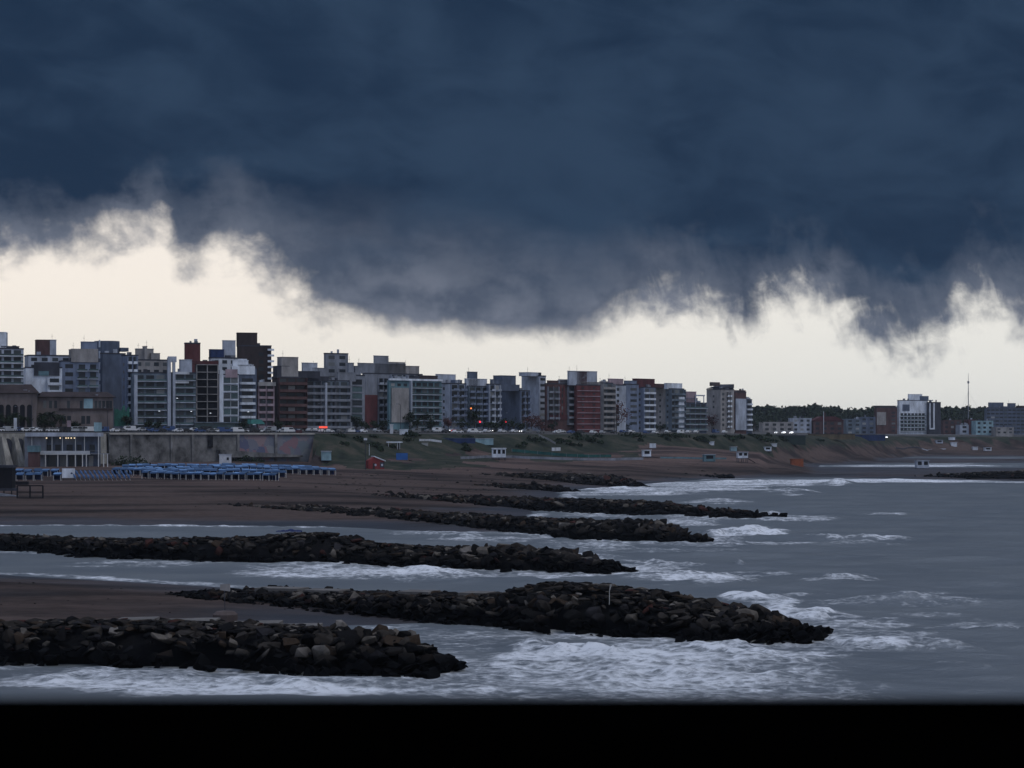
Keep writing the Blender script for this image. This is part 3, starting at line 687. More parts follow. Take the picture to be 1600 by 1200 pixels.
    for i in range(r.randrange(1, 4)):
        bx = r.uniform(.08, .8) * w; e = r.uniform(.5, 1.3); hh = r.uniform(.6, 1.7)
        MB().box(bx, bx + e * 1.5, .6, .6 + e, hgt + lip, hgt + lip + hh).build('vent_box', wm(r.choice(('grey', 'dark', 'lgrey'))), rt)
    if tank if tank is not None else r.random() < .45:
        tx = r.uniform(.2, .8) * w; k = 10; m = MB()
        m.tube([(tx, D * .6, hgt + lip), (tx, D * .6, hgt + lip + 1.5)], .7, 10); m.build('water_tank', wm('grey'), rt)
    return rt, lx, lz, w, D, hgt

bld('pale block with green glazed balconies beside the block with the two tone roof tower', -46, -44, 37, 545, 10, 22, 'lgrey', 'white', 'rail', 2.7, roofs=[(-10, 12, 520, 'lgrey', 1), (-10, 10, 519, 'white', 4), (2, 30, 541, 'dark')], win=2.6)
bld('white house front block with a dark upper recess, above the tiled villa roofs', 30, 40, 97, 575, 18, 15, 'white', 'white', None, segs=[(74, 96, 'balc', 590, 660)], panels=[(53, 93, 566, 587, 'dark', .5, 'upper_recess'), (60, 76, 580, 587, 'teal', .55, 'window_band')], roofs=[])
bld('grey block carrying a square roof tower, half brown and half pale blue', 38, 44, 112, 556, 40, 20, 'lgrey', 'offwhite', 'win', roofs=[(58, 78, 531, 'rust', 1), (78, 88, 531, 'lgrey', 1)], tank=False)  # roof tower's brown and pale halves paint its shaded and lit faces
bld('slim pale block with a blank upper wall and framed glass balconies beside the dark tower', 92, 96, 155, 565, 22, 20, 'bluegrey', 'lgrey', None, segs=[(97, 119, 'win', 566, 655), (120, 136, 'rail', 568, 655), (138, 153, 'rail', 568, 655)], panels=[(111, 153, 545, 566, 'beige', .4)], roofs=[(128, 152, 534, 'bluegrey', 3), (111, 153, 546, 'beige', .3)], tank=False)
t_, lx_, lz_, w_, D_, h_ = bld('dark slate tower with a round roof drum and a strip of white slots', 150, 160, 196, 553, 26, 32, 'slate', 'slate', None, left='few', roofs=[], tank=False)
xc = (lx_(150, 5) + lx_(187, 5)) / 2; rr = (lx_(187, 5) - lx_(150, 5)) / 2; m = MB(); m.tube([(xc, 6, h_), (xc, 6, lz_(533, xc, 5))], rr, 16); m.build('roof_drum', wm('slate'), t_)
MB().box(lx_(186, 3), lx_(198, 3), 1, 6, lz_(549, xc, 3), lz_(543, xc, 3)).build('roof_canopy', wm('slate'), t_)
for i in range(6): MB().box(-.12, .02, 2.2, 3.6, h_ * .35 + i * 4.4, h_ * .35 + i * 4.4 + 2.9).build('stair_window', wm('white'), t_)
bld('narrow grey block with bright stacked side balconies, squeezed beside the dark slate tower', 190, 197, 216, 556, 6, 30, 'bluegrey', 'white', 'balc', left='win')
bld('beige block with stepped blank roof housings behind the white balcony front', 205, 209, 266, 563, 24, 22, 'beige', 'beige', 'win', roofs=[(213, 240, 545, 'beige', 2), (236, 250, 552, 'beige', 4), (226, 230, 541, 'beige', 5)], left='few')
bld('block of long glazed balconies and two tall white pillars, below the brick red tower', 203, 207, 306, 583, 0, 18, 'tgrey', 'lgrey', None, 2.85, segs=[(209, 260, 'rail', 585, 664), (273, 305, 'rail', 583, 664)], panels=[(261, 266, 559, 671, 'lgrey', 1.7, 'pillar'), (269, 273, 562, 671, 'lgrey', 1.7, 'pillar'), (209, 214, 586, 664, 'lgrey', 1.5, 'pillar'), (273, 295, 581, 585, 'offwhite', 1.4, 'cornice'), (273, 294, 596, 599, 'offwhite', 1.5, 'cornice'), (262, 275, 557, 566, 'lgrey', 1.4, 'pillar_head')], roofs=[(282, 300, 562, 'lgrey', 3)])
bld('plain windowless brick red tower standing behind the unfinished concrete frame', 288, 290, 313, 537, 30, 18, 'brick', 'brick', None, roofs=[], tank=False)
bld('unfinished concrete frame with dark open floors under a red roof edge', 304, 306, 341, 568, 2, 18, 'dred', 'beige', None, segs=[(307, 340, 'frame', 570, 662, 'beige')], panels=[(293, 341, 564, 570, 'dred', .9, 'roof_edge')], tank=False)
bld('white stepped tower with a navy roof box, beside the dark brown tower', 326, 330, 372, 560, 24, 22, 'offwhite', 'white', 'win', roofs=[(329, 350, 546, 'navy', 1), (349, 368, 532, 'lgrey', 2), (366, 386, 563, 'white', 1)], tank=False)
bld('glass fronted block behind one tall white pillar, next to the unfinished frame', 340, 342, 373, 586, 0, 18, 'offwhite', 'lgrey', None, 2.9, segs=[(349, 372, 'glass', 588, 662)], panels=[(342, 348, 578, 664, 'white', 1.2, 'pillar'), (352, 371, 577, 590, 'pink', .4)])
bld('white block with rounded stacked balconies at the foot of the dark brown tower', 371, 373, 401, 576, 0, 24, 'slate', 'white', None, 2.9, segs=[(374, 399, 'round', 590, 664)], panels=[(362, 398, 572, 585, 'white', .3)], roofs=[(364, 388, 563, 'white', 2), (372, 396, 570, 'offwhite', 1)])
bld('tallest dark brown tower, stepped at the top, with bright balconies on one edge', 370, 372, 424, 541, 30, 14, 'dbrown', 'dark', None, left='blank', segs=[(401, 415, 'win', 548, 640)], roofs=[(371, 402, 520, 'dbrown', .3)], panels=[(418, 428, 545, 548, 'white', .7, 'balcony'), (418, 428, 554, 557, 'white', .7, 'balcony'), (418, 428, 563, 566, 'white', .7, 'balcony'), (418, 428, 572, 575, 'white', .7, 'balcony'), (418, 428, 581, 584, 'white', .7, 'balcony'), (418, 428, 590, 593, 'white', .7, 'balcony')], tank=False)
bld('short pinkish brown block of slim columns below the tallest tower', 399, 402, 429, 600, 0, 26, 'rust', 'pink', 'balc', 2.95, panels=[(402, 429, 597, 603, 'beige', 1.4, 'cornice')])
bld('reddish brown block of long shadowed balconies under a dark sloping roof', 425, 433, 478, 590, 2, 30, 'dbrown', 'rust', 'deep', 2.95, roofs=[(433, 452, 572, 'dark', .5), (440, 466, 558, 'beige', 8), (436, 500, 580, 'dark', 3)], tank=False)
bld('long grey concrete block of even balconies next to the reddish brown one', 473, 476, 546, 595, 6, 34, 'tgrey', 'grey', 'balc', 2.95, panels=[(505, 508, 598, 665, 'lgrey', 1.8, 'downpipe'), (476, 512, 588, 595, 'dark', 1.0, 'roof_edge')], roofs=[(473, 496, 567, 'lgrey', 9), (488, 512, 575, 'grey', 4), (528, 556, 582, 'grey', 6)])
bld('broad pale tower slab rising behind the long grey concrete block', 506, 509, 544, 553, 60, 30, 'grey', 'lgrey', 'win', tank=False)
bld('grey block with a narrow green glass stair strip beside the brick red wall panel', 542, 546, 570, 587, 10, 40, 'grey', 'grey', None, segs=[(550, 566, 'glass', 592, 668)], roofs=[(545, 553, 567, 'grey', 3), (555, 563, 572, 'grey', 4)])
bld('wide stepped grey block with several roof housings and a tall brick red wall panel', 566, 569, 660, 584, 22, 42, 'grey', 'lgrey', None, segs=[(590, 607, 'balc', 590, 668), (609, 658, 'balc', 574, 592)], panels=[(569, 589, 617, 668, 'brick', .4), (571, 588, 590, 617, 'grey', .2)], roofs=[(560, 634, 568, 'grey', 3), (585, 607, 556, 'grey', 5), (607, 633, 566, 'beige', 4.5), (633, 655, 572, 'beige', 4)])
bld('white framed block with a tall blank beige panel and green glass balconies', 605, 608, 690, 594, 6, 44, 'teal', 'lgrey', None, segs=[(639, 688, 'rail', 597, 668), (609, 638, 'win', 597, 606)], panels=[(607, 690, 592, 595, 'white', .8, 'frame_edge'), (611, 638, 606, 660, 'beige', .5), (639, 641, 595, 668, 'lgrey', 1.5, 'pillar')], roofs=[(655, 684, 587, 'dbrown', 3), (640, 656, 588, 'dark', 3)])
bld('pale blue block with white vertical strips and notched balconies beside the green glass one', 684, 703, 728, 600, 8, 50, 'lgrey', 'bluegrey', 'balc', 2.9, left='win', roofs=[(683, 712, 585, 'lgrey', 6), (712, 722, 594, 'bluegrey', 3)])
bld('grey block of faceted balconies topped by a dark roof turret, above the red traffic lights', 727, 731, 763, 604, 8, 46, 'tgrey', 'bluegrey', 'balc', 2.9, roofs=[(728, 761, 592, 'lgrey', 2), (732, 746, 581, 'slate', 3)])
bld('grey block of small stacked balconies joined to the dark blank gable wall', 760, 763, 782, 601, 4, 46, 'bluegrey', 'lgrey', 'balc', 2.9, roofs=[(767, 786, 593, 'slate', 6)])
bld('dark blue block with a large blank gable wall and a castle like roof', 776, 812, 828, 611, 10, 52, 'slate', 'bluegrey', 'balc', 2.9, left='blank', roofs=[(785, 806, 587, 'slate', 2), (778, 812, 601, 'slate', .5)], tank=False)
bld('blank white slab tower with a stepped shoulder beside the dark gable wall', 815, 843, 853, 588, 24, 52, 'lgrey', 'white', 'strip', left='blank', lwall='lgrey', roofs=[(825, 843, 582, 'lgrey', 1)], tank=False)
bld('brown and brick block with rows of small white window frames', 851, 854, 900, 600, 4, 48, 'rust', 'lgrey', None, 2.9, segs=[(855, 873, 'balc', 604, 655, 'grey'), (886, 899, 'balc', 604, 664, 'grey'), (874, 885, 'win', 604, 652)], panels=[(874, 877, 602, 655, 'brick', .2), (880, 882, 602, 655, 'brick', .2), (858, 900, 648, 656, 'dred', .3)], roofs=[(856, 890, 595, 'rust', 2), (874, 892, 593, 'grey', 3)])
bld('brick red block with thin white floor bands and a tall grey roof storey', 897, 901, 938, 602, -2, 40, 'brick', 'pink', 'bands', 2.75, roofs=[(889, 933, 580, 'lgrey', 3), (901, 917, 581, 'dred', 2.3), (903, 938, 597, 'beige', .4)], tank=False)
bld('beige block of deep open balconies attached beside the white banded brick block', 936, 938, 958, 599, 6, 48, 'tgrey', 'beige', 'deep', 2.75, roofs=[(938, 950, 596, 'beige', 2)])
bld('pale block with one square roof tower and a column of dark windows', 951, 955, 978, 602, 14, 48, 'lgrey', 'lgrey', None, segs=[(962, 969, 'win', 604, 668)], roofs=[(952, 974, 592, 'pink', 3)], left='few')
bld('blue grey plain block with two tall recessed lines, beside the square roof tower', 973, 977, 998, 601, 10, 48, 'bluegrey', 'bluegrey', None, segs=[(984, 996, 'strip', 604, 666)], roofs=[(977, 995, 595, 'bluegrey', 3)])
bld('block with stacked white rounded balconies under a flat red roof storey', 993, 1006, 1024, 606, 6, 50, 'bluegrey', 'white', 'round', 2.9, left='win', roofs=[(995, 1023, 592, 'dred', 2)])
bld('plain beige gabled block with a rusty roof storey between white balconies and green netting', 1022, 1041, 1049, 606, 14, 52, 'beige', 'beige', 'balc', 2.9, left='few', roofs=[(1023, 1044, 600, 'rust', 1)])
bld('green grey block of netted balconies below a bright white roof housing', 1040, 1046, 1069, 608, 8, 50, 'tgrey', 'tgrey', 'balc', 2.9, left='win', roofs=[(1042, 1066, 599, 'white', 3)], panels=[(1059, 1068, 620, 668, 'white', .8)])
bld('low dark block of thin white floor lines and an open roof frame', 1066, 1069, 1104, 630, 2, 44, 'slate', 'lgrey', 'rail', 2.9, roofs=[(1070, 1088, 612, 'pink', 4), (1069, 1090, 622, 'bluegrey', 3)], panels=[(1086, 1101, 617, 619, 'lgrey', .2, 'roof_frame'), (1086, 1087, 619, 631, 'lgrey', .2, 'roof_frame'), (1099, 1100, 619, 631, 'lgrey', .2, 'roof_frame')], tank=False)
t_, lx_, lz_, w_, D_, h_ = bld('beige gable tower with white balconies and a raised tank on stilts, nearest the dark trees', 1104, 1126, 1147, 609, 0, 48, 'beige', 'white', None, 2.9, segs=[(1134, 1142, 'balc', 612, 668, 'white'), (1127, 1133, 'win', 612, 668)], left='few', roofs=[(1126, 1146, 605, 'dark', 1)], tank=False)
x0, x1 = lx_(1112, 4), lx_(1125, 4); m = MB()
MB().box(x0, x1, 4, 5.4, lz_(603, x0, 4), lz_(597, x0, 4)).build('raised_tank', wm('brown'), t_)
for xx in (x0 + .3, (x0 + x1) / 2, x1 - .3): MB().tube([(xx, 4.6, h_), (xx, 4.6, lz_(603, x0, 4))], .14, 5).build('tank_leg', wm('dark'), t_)
m = MB(); m.hexa([(0, 0, h_ + .6), (w_, 0, h_ + 1.2), (w_, D_, h_ + 1.2), (0, D_, h_ + .6), (0, 0, h_ + .8), (w_, 0, h_ + 3.2), (w_, D_, h_ + 3.2), (0, D_, h_ + .8)]); m.build('slanted_roof', wm('dark'), t_)
bld('brownish block with a tall blank white panel on its front, beside the gable tower', 1146, 1149, 1166, 613, 6, 46, 'rust', 'rust', None, panels=[(1149, 1165, 623, 672, 'lgrey', .5)], roofs=[(1147, 1165, 610, 'rust', 1)])
bld('thin last block of the row with a stack of white corner balconies', 1163, 1166, 1175, 625, 4, 46, 'slate', 'white', 'round', 2.9, tank=False)

# beyond the trees
def low(label, x0, x1, top, d, wall, a=8, roofc='dark', z0=None, fac='win', cat='house', name='low_building', gable=False, trim='offwhite'):
    t, lx, lz, w, D, h = bld(label, x0, x0, x1, top, 0, a, wall, trim, fac, 3.2, d=d, z0=z0, cat=cat, name=name, roofcol=roofc, tank=False, depth=11, win=2.0, gap=2.2, lip=.35)
    if gable:
        m = MB(); m.prism([(-.6, h + .36), (w + .6, h + .36), (w * .72, h + 3.2), (w * .28, h + 3.2)], -.5, D + .5); m.build('hipped_roof', wm(roofc), t)
    return t
low('long low whitish house on the slope below the dark wood', 1192, 1240, 660, 1560, 'beige', z0=15, roofc='beige')
low('taller pale house joined to the long low one, below the dark wood', 1238, 1268, 654, 1570, 'lgrey', z0=15, roofc='lgrey')
low('dark red house with a broad hipped roof and pale lower front, below the wood', 1271, 1318, 658, 1570, 'rust', z0=15, roofc='dred', gable=True)
low('small grey house half hidden between the red house and the brown tower', 1322, 1346, 655, 1790, 'tgrey', z0=16, roofc='slate')
low('small dark house tucked against the brown tower', 1344, 1368, 652, 1800, 'slate', z0=16, roofc='slate')
bld('square brown block with one beige panel, beside the bright white stepped block', 1366, 1370, 1402, 637, 0, 20, 'rust', 'rust', None, d=1850, segs=[(1391, 1401, 'win', 642, 676)], panels=[(1370, 1384, 644, 664, 'beige', .4)], roofs=[(1368, 1400, 634, 'dbrown', 1)], pitch=2.9, tank=False)
bld('bright white stepped block with striped balconies, alone on the far shore', 1402, 1405, 1450, 626, 0, 24, 'white', 'white', None, 2.9, d=1860, segs=[(1406, 1446, 'rail', 645, 674)], panels=[(1410, 1421, 632, 642, 'slate', .3, 'window_band')], roofs=[(1420, 1441, 616, 'white', 1), (1438, 1451, 619, 'slate', 3), (1448, 1458, 625, 'lgrey', 3)], tank=False)
bld('dark block outlined by white pillars, joined to the bright white stepped block', 1448, 1450, 1470, 629, 0, 24, 'dark', 'dark', None, 2.9, d=1868, panels=[(1452, 1453.4, 630, 671, 'white', .5, 'pillar'), (1458, 1460, 630, 671, 'white', .5, 'pillar'), (1452, 1460, 669, 671, 'white', .6, 'sill')], tank=False)
low('long low brownish house beside the thin mast', 1474, 1502, 657, 1900, 'rust', z0=16.5, roofc='rust')
low('small grey house with a pale front near the foot of the mast', 1500, 1514, 664, 1890, 'lgrey', z0=16.5, roofc='grey')
low('narrow dark red house wall beside the mint green house', 1513, 1525, 656, 1900, 'dred', z0=16.5, roofc='dred')
low('flat roofed mint green house on the far shore', 1525, 1552, 658, 1880, 'mint', z0=16.3, roofc='mint')
low('pale stepped house in front of the wide dark block', 1556, 1584, 668, 1870, 'beige', z0=16.2, roofc='beige')
bld('wide dark teal block with two square roof housings at the end of the far shore', 1538, 1541, 1608, 638, 0, 14, 'slate', 'tgrey', 'strip', 2.9, d=1960, roofs=[(1545, 1568, 629, 'slate', 2), (1575, 1587, 630, 'slate', 2), (1566, 1576, 635, 'slate', 4), (1590, 1612, 634, 'dbrown', 3)], tank=False)

# the two old villas on the corner
def villa(label, x0, x1, eave, ridge, doff, nwin):
    t, lx, lz, w, D, h = bld(label, x0, x0, x1, eave, doff, 10, (.19, .155, .145), 'rust', None, 3.4, cat='villa', name='tiled_villa', tank=False, depth=14, lip=.2, roofcol='dbrown')
    hh = lz(ridge, w / 2) - h
    m = MB(); m.hexa([(-1, -1, h + .2), (w + 1, -1, h + .2), (w + 1, D + 1, h + .2), (-1, D + 1, h + .2), (2, 4, h + hh), (w - 2, 4, h + hh), (w - 2, D - 4, h + hh), (2, D - 4, h + hh)]); m.build('tiled_roof', wm('dbrown'), t)
    return t, lx, lz, w, D, h
v, lx, lz, w, D, h = villa('brown villa with a tall tiled roof and arched openings, behind palms above the sea wall', -30, 57, 615, 600, -4, 5)
for i in range(5):
    x0 = lx(2 + i * 11); m = MB(); k = 8; z_ = h * .62
    m.prism([(x0 - .9, .5), (x0 + .9, .5)] + [(x0 + .9 * math.cos(math.pi * j / k), z_ + .9 * math.sin(math.pi * j / k)) for j in range(k + 1)], -.08, .1); m.build('arched_window', wm('black'), v)
v, lx, lz, w, D, h = villa('long tan villa with a low tiled roof and one pale blue shutter', 57, 177, 621, 612, -3, 8)
for px in (70, 79, 87, 107, 127, 150, 156, 162, 168, 173):
    link('window', WIN, v, (lx(px), 0, lz(632, lx(px))), (1.1, 1, 2.8))
for px in (100, 108, 130, 138):
    link('window', WIN, v, (lx(px), 0, lz(656, lx(px))), (1.4, 1, 3.0))
MB().box(lx(131), lx(145), -.25, .05, lz(638, lx(138)), lz(623, lx(138))).build('shutter', wm('mint'), v)
MB().box(lx(92), lx(176), -.5, .05, lz(641, lx(130)), lz(638, lx(130))).build('cornice', wm('dbrown'), v)
# ------------------------------------------------------------------ street, sea wall and what stands on the beach
_pp = np.arange(-120, 1660, 4.0); _dd = np.interp(_pp, EPX, EPD); _ex = (_pp - 800) * _dd / F
_tx = np.gradient(_ex); _ty = np.gradient(_dd); _tl = np.hypot(_tx, _ty); _tx /= _tl; _ty /= _tl
for _ in range(6):
    for q in (_tx, _ty): q[1:-1] = (q[:-2] + 2 * q[1:-1] + q[2:]) / 4
def street(px, s):
    """a point s metres inland of the sea-wall edge that stands on picture column px, and the street's heading there"""
    qx = _ex - _ty * s; qy = _dd + _tx * s; pp = 800 + F * qx / qy
    x = float(np.interp(px, pp, qx)); y = float(np.interp(px, pp, qy)); h = math.atan2(float(np.interp(px, pp, _ty)), float(np.interp(px, pp, _tx)))
    return x, y, float(zst(px)) - 1.7 * (1 - min(1, max(0, s / 26))), h
def ribbon(name, s0, s1, dz, m, p0=-100, p1=1640):
    V = []; Q = []
    pxs = np.arange(p0, p1 + 1, 12.0)
    for i, px in enumerate(pxs):
        for s in (s0, s1):
            j = np.interp(px, _pp, np.arange(len(_pp))); ex = np.interp(px, _pp, _ex); ey = np.interp(px, _pp, _dd); tx = np.interp(px, _pp, _tx); ty = np.interp(px, _pp, _ty)
            V.append((ex - ty * s, ey + tx * s, float(zst(px)) - 1.7 * (1 - min(1, max(0, s / 26))) + dz))
    for i in range(len(pxs) - 1): Q.append((2 * i, 2 * i + 2, 2 * i + 3, 2 * i + 1))
    return tag(link(name, np_mesh(name, np.array(V), np.array(Q))), kind='structure'), m
for nm, s0, s1, dz, m in (('promenade', .3, 6.4, .10, mat('worn_paving', (.10, .095, .088), .9, .5, .15)), ('road', 6.4, 18.5, .06, mat('asphalt', (.045, .045, .05), .85, .3, .3)), ('pavement', 18.5, 22.5, .18, mat('paving', (.2, .19, .18), .9, .3, .5))):
    o, m = ribbon(nm, s0, s1, dz, m); o.data.materials.append(m)

def wall_strip(name, p0, p1, zb, up, thick, m, parent, step=8, off=0.0):
    V = []; Q = []; pxs = np.arange(p0, p1 + .1, step)
    for px in pxs:
        ex = np.interp(px, _pp, _ex); ey = np.interp(px, _pp, _dd); tx = np.interp(px, _pp, _tx); ty = np.interp(px, _pp, _ty); zt = float(zst(px)) - 1.7 + up
        for s, z in ((-thick + off, zb), (-thick * .6 + off, zt), (off, zt), (off, zb)): V.append((ex - ty * s, ey + tx * s, z))
    n = len(pxs)
    for i in range(n - 1):
        for k in range(4): a = 4 * i + k; b = 4 * i + (k + 1) % 4; Q.append((a, a + 4, b + 4, b))
    Q.append((0, 1, 2, 3)); Q.append((4 * n - 1, 4 * n - 2, 4 * n - 3, 4 * n - 4))
    return MBfrom(name, V, Q, m, parent)
def MBfrom(name, V, Q, m, parent=None):
    me = bpy.data.meshes.new(name); me.from_pydata(V, [], Q); me.update(); me.materials.append(m); return link(name, me, parent)
def mural_mat():
    m = bpy.data.materials.new('mural_paint'); nt, N, L, P = nodes_of(m)
    g = N.new('ShaderNodeNewGeometry'); vo = N.new('ShaderNodeTexVoronoi'); vo.inputs['Scale'].default_value = .27; vo.inputs['Randomness'].default_value = 1
    nz = N.new('ShaderNodeTexNoise'); nz.inputs['Scale'].default_value = .35; nz.inputs['Detail'].default_value = 5; L.new(g.outputs['Position'], nz.inputs['Vector'])
    mxv = N.new('ShaderNodeVectorMath'); mxv.operation = 'MULTIPLY_ADD'; L.new(nz.outputs[1], mxv.inputs[0]); mxv.inputs[1].default_value = (6, 6, 6); L.new(g.outputs['Position'], mxv.inputs[2])
    L.new(mxv.outputs[0], vo.inputs['Vector']); sp = N.new('ShaderNodeSeparateColor'); L.new(vo.outputs['Color'], sp.inputs[0])
    cr = N.new('ShaderNodeValToRGB'); e = cr.color_ramp.elements; e[0].color = (.16, .18, .20, 1); e[1].position = .9; e[1].color = (.23, .14, .16, 1)
    for p, c in ((.25, (.14, .15, .2)), (.4, (.26, .19, .2)), (.55, (.12, .17, .2)), (.7, (.22, .22, .23)), (.8, (.1, .11, .18))): x = e.new(p); x.color = (*c, 1)
    L.new(sp.outputs[0], cr.inputs[0]); L.new(cr.outputs[0], P.inputs['Base Color']); P.inputs['Roughness'].default_value = .9
    return m
WALLM = mat('stained_concrete', (.18, .176, .172), .9, .85, .16, 1.2, .1)
sw = empty('sea_wall', (0, 0, 0), 0, 'tall stained concrete sea wall below the street, behind the beach tents', 'sea wall')
wall_strip('wall', 168, 368, 2, 0, 1.6, WALLM, sw); wall_strip('painted_wall', 368, 488, 2, 0, 1.6, mural_mat(), sw)
wall_strip('coping', 168, 488, 17.3, .28, 2.0, mat('coping_stone', (.25, .23, .2), .9, .4, .4), sw, off=.2)
for px in (205.0, 268.0, 301.0, 372.0, 431.0):
    x, y, z, h = street(px, -1.55); q = MB().box(-.5, .5, -.35, .3, 2 - z, -.25); o = q.build('pilaster', WALLM, sw, (x, y, z)); o.rotation_euler = (0, 0, h)
x, y, z, h = street(329, -1.7); o = MB().box(-1.0, 1.0, -.12, .4, -5.2, -.6).build('doorway', wm('black'), sw, (x, y, z)); o.rotation_euler = (0, 0, h)
x, y, z, h = street(366, -2.6); o = MB().hexa([(-7, -1.4, -9), (30, -1.4, -9), (30, 1.4, -9), (-7, 1.4, -9), (-7, -1.4, -6), (30, -1.4, -8.4), (30, 1.4, -8.4), (-7, 1.4, -6)]).build('ramp', WALLM, sw, (x, y, z)); o.rotation_euler = (0, 0, h)
bw_ = empty('buttressed_wall', (0, 0, 0), 0, 'pale concrete sea wall with dark sloping buttresses beside the beach club', 'sea wall')
wall_strip('wall', -60, 168, 2, 0, 1.6, mat('pale_concrete', (.33, .31, .27), .9, .5, .2, 2.5, .1), bw_)
for px in (3, 22, 40):
    x, y, z, h = street(px, -1.5); o = MB().hexa([(-1.6, -7, -14), (1.6, -7, -14), (1.6, 0, -14), (-1.6, 0, -14), (-.8, -1.2, -1.2), (.8, -1.2, -1.2), (.8, 0, -1.2), (-.8, 0, -1.2)]).build('buttress', mat('pale_concrete', (.33, .31, .27), .9, .5, .2, 2.5, .1), bw_, (x, y, z)); o.rotation_euler = (0, 0, h)
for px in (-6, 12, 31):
    x, y, z, h = street(px, -1.62); m = MB(); m.prism([(-1.9, -12), (1.9, -12)] + [(1.9 * math.cos(math.pi * j / 8), -4.2 + 2.4 * math.sin(math.pi * j / 8)) for j in range(9)], -.1, .3); o = m.build('arch_shade', wm('dark'), bw_, (x, y, z)); o.rotation_euler = (0, 0, h)  # dark plates on the wall face, arch shade put into their colour

# beach club: two open storeys on white posts
d = 812.0; zb = Z(737, d); cx0, cx1 = X(58, d), X(168, d); bc = empty('beach_club', (cx0, d, zb), R(6), 'two storey beach club with slender white posts and lit terraces against the sea wall', 'beach club')
w_ = (cx1 - cx0); h1, h2 = Z(709, d) - zb, Z(682, d) - zb; WH = mat('post_white', (.6, .6, .58), .7, .15, .5)
MB().box(3.2, w_ * .86, 3, 10, 0, h2).build('wall', wm('slate'), bc)
MB().box(-2.6, w_ * .74, -.4, 9, h1 - .35, h1).build('terrace_slab', WH, bc)
MB().box(-2.6, w_ * .74, -.45, -.3, h1, h1 + 1.0).build('balustrade', mat('rail_pale', (.52, .54, .56), .7, .2, .5), bc)
MB().box(w_ * .74, w_, -.4, 5, h1 - .2, h1 + .05).box(w_ * .74, w_, -.42, -.36, h1 + .95, h1 + 1.05).build('side_terrace', wm('grey'), bc)
MB().box(-4, w_ * .9, -.8, 11, h2, h2 + 1.35).build('roof', wm('lgrey'), bc)
MB().box(-4.5, 3.1, 1.5, 9, 0, h2).build('side_block', wm('grey'), bc)
MB().box(w_ * .86, w_ * .98, .5, 7, 0, .9).build('stair', wm('grey'), bc)
PO = MB().box(-.16, .16, -.16, .16, 0, h1 - .35).mesh('post', WH); P2 = MB().box(-.1, .1, -.1, .1, 0, h2 - h1).mesh('post', WH)
for px in (71, 90, 104, 117, 128, 134): link('post', PO, bc, (X(px, d) - cx0, -.2, 0))
for px in (50, 81, 97, 117, 131): link('post', P2, bc, (X(px, d) - cx0, -.1, h1))
for px in (153, 161, 167): link('post', MB().box(-.16, .16, -.16, .16, 0, (h2 if px < 160 else h1)).mesh('post', WH), bc, (X(px, d) - cx0, -.9, 0))
WD = MB().box(-.5, .5, -.05, .1, -.5, .5).mesh('window', GLASS)
for px, wd in ((62, 10), (75, 9), (89, 11), (107, 12), (122, 9), (142, 10)): link('window', WD, bc, (X(px, d) - cx0, 2.95, h1 + 1.9), (wd * .18, 1, 2.6))
for px, wd in ((80, 14), (97, 11), (110, 10), (122, 8), (140, 8)): link('window', WD, bc, (X(px, d) - cx0, 2.95, h1 * .5), (wd * .2, 1, h1 * .75))
LAMP = glow('warm_lamp', (1, .8, .5), 1.3); lm = MB().box(-.2, .2, -.2, .2, -.17, .17).mesh('lamp', LAMP)
for px in (72, 93, 102, 105.5, 110, 115): link('lamp', lm, bc, (X(px, d) - cx0, 1.4, h2 - .55))
x, y, z = ground(52, 722); o = empty('green_hut', (X(52, 806), 806, Z(716, 806)), 0, 'small teal topped kiosk tucked beside the beach club terrace', 'kiosk')
MB().box(-1.8, 1.8, 0, 3, -3, 2.2).build('wall', wm('rust'), o); MB().box(-2.0, 2.0, -.3, 3.2, 2.2, 4.4).build('roof', wm('teal'), o)
# boulders and green hill against the wall
def bush(label, px, py, wd, ht, dp=2.5, n=260, dark=1.0, group=None, name='shrub'):
    x, y, z = ground(px, py); s = y / F; r = random.Random(int(px * 7)); m = MB()
    for i in range(n):
        a = r.uniform(0, 6.28); q = r.random() ** .5; zz = r.random() ** .8
        hx = wd * s / 2 * q * math.cos(a); hy = dp * q * math.sin(a); top = ht * s * (1 - q ** 2 * .8) * (.75 + .4 * r.random())
        c = Vector((hx, hy, top * zz)); e = r.uniform(.18, .42) * max(1, y / 800); n_ = Vector((r.gauss(0, 1), r.gauss(0, 1), r.gauss(.6, 1))).normalized(); t = n_.orthogonal().normalized(); b = n_.cross(t)
        m.quad(*[tuple(c + t * e * u_ + b * e * v_) for u_, v_ in ((-1, -.7), (1, -.6), (.8, .8), (-.9, .7))])
    o = empty(name, (x, y, z - .1), 0, label, 'shrub', group)
    m.build('foliage', mat('leaf_dark', (.028 * dark, .042 * dark, .024 * dark), .95, .5, .8, 1, .05), o)
    MB().tube([(0, 0, -.3), (.1, 0, ht * s * .6)], .09, 5).build('stem', wm('dbrown'), o); return o
bush('long dark green shrub bank sloping down beside the beach club posts', 205, 727, 62, 17, 3, 420)
bush('low dark hedge at the foot of the painted wall', 388, 721, 52, 9, 2, 300)
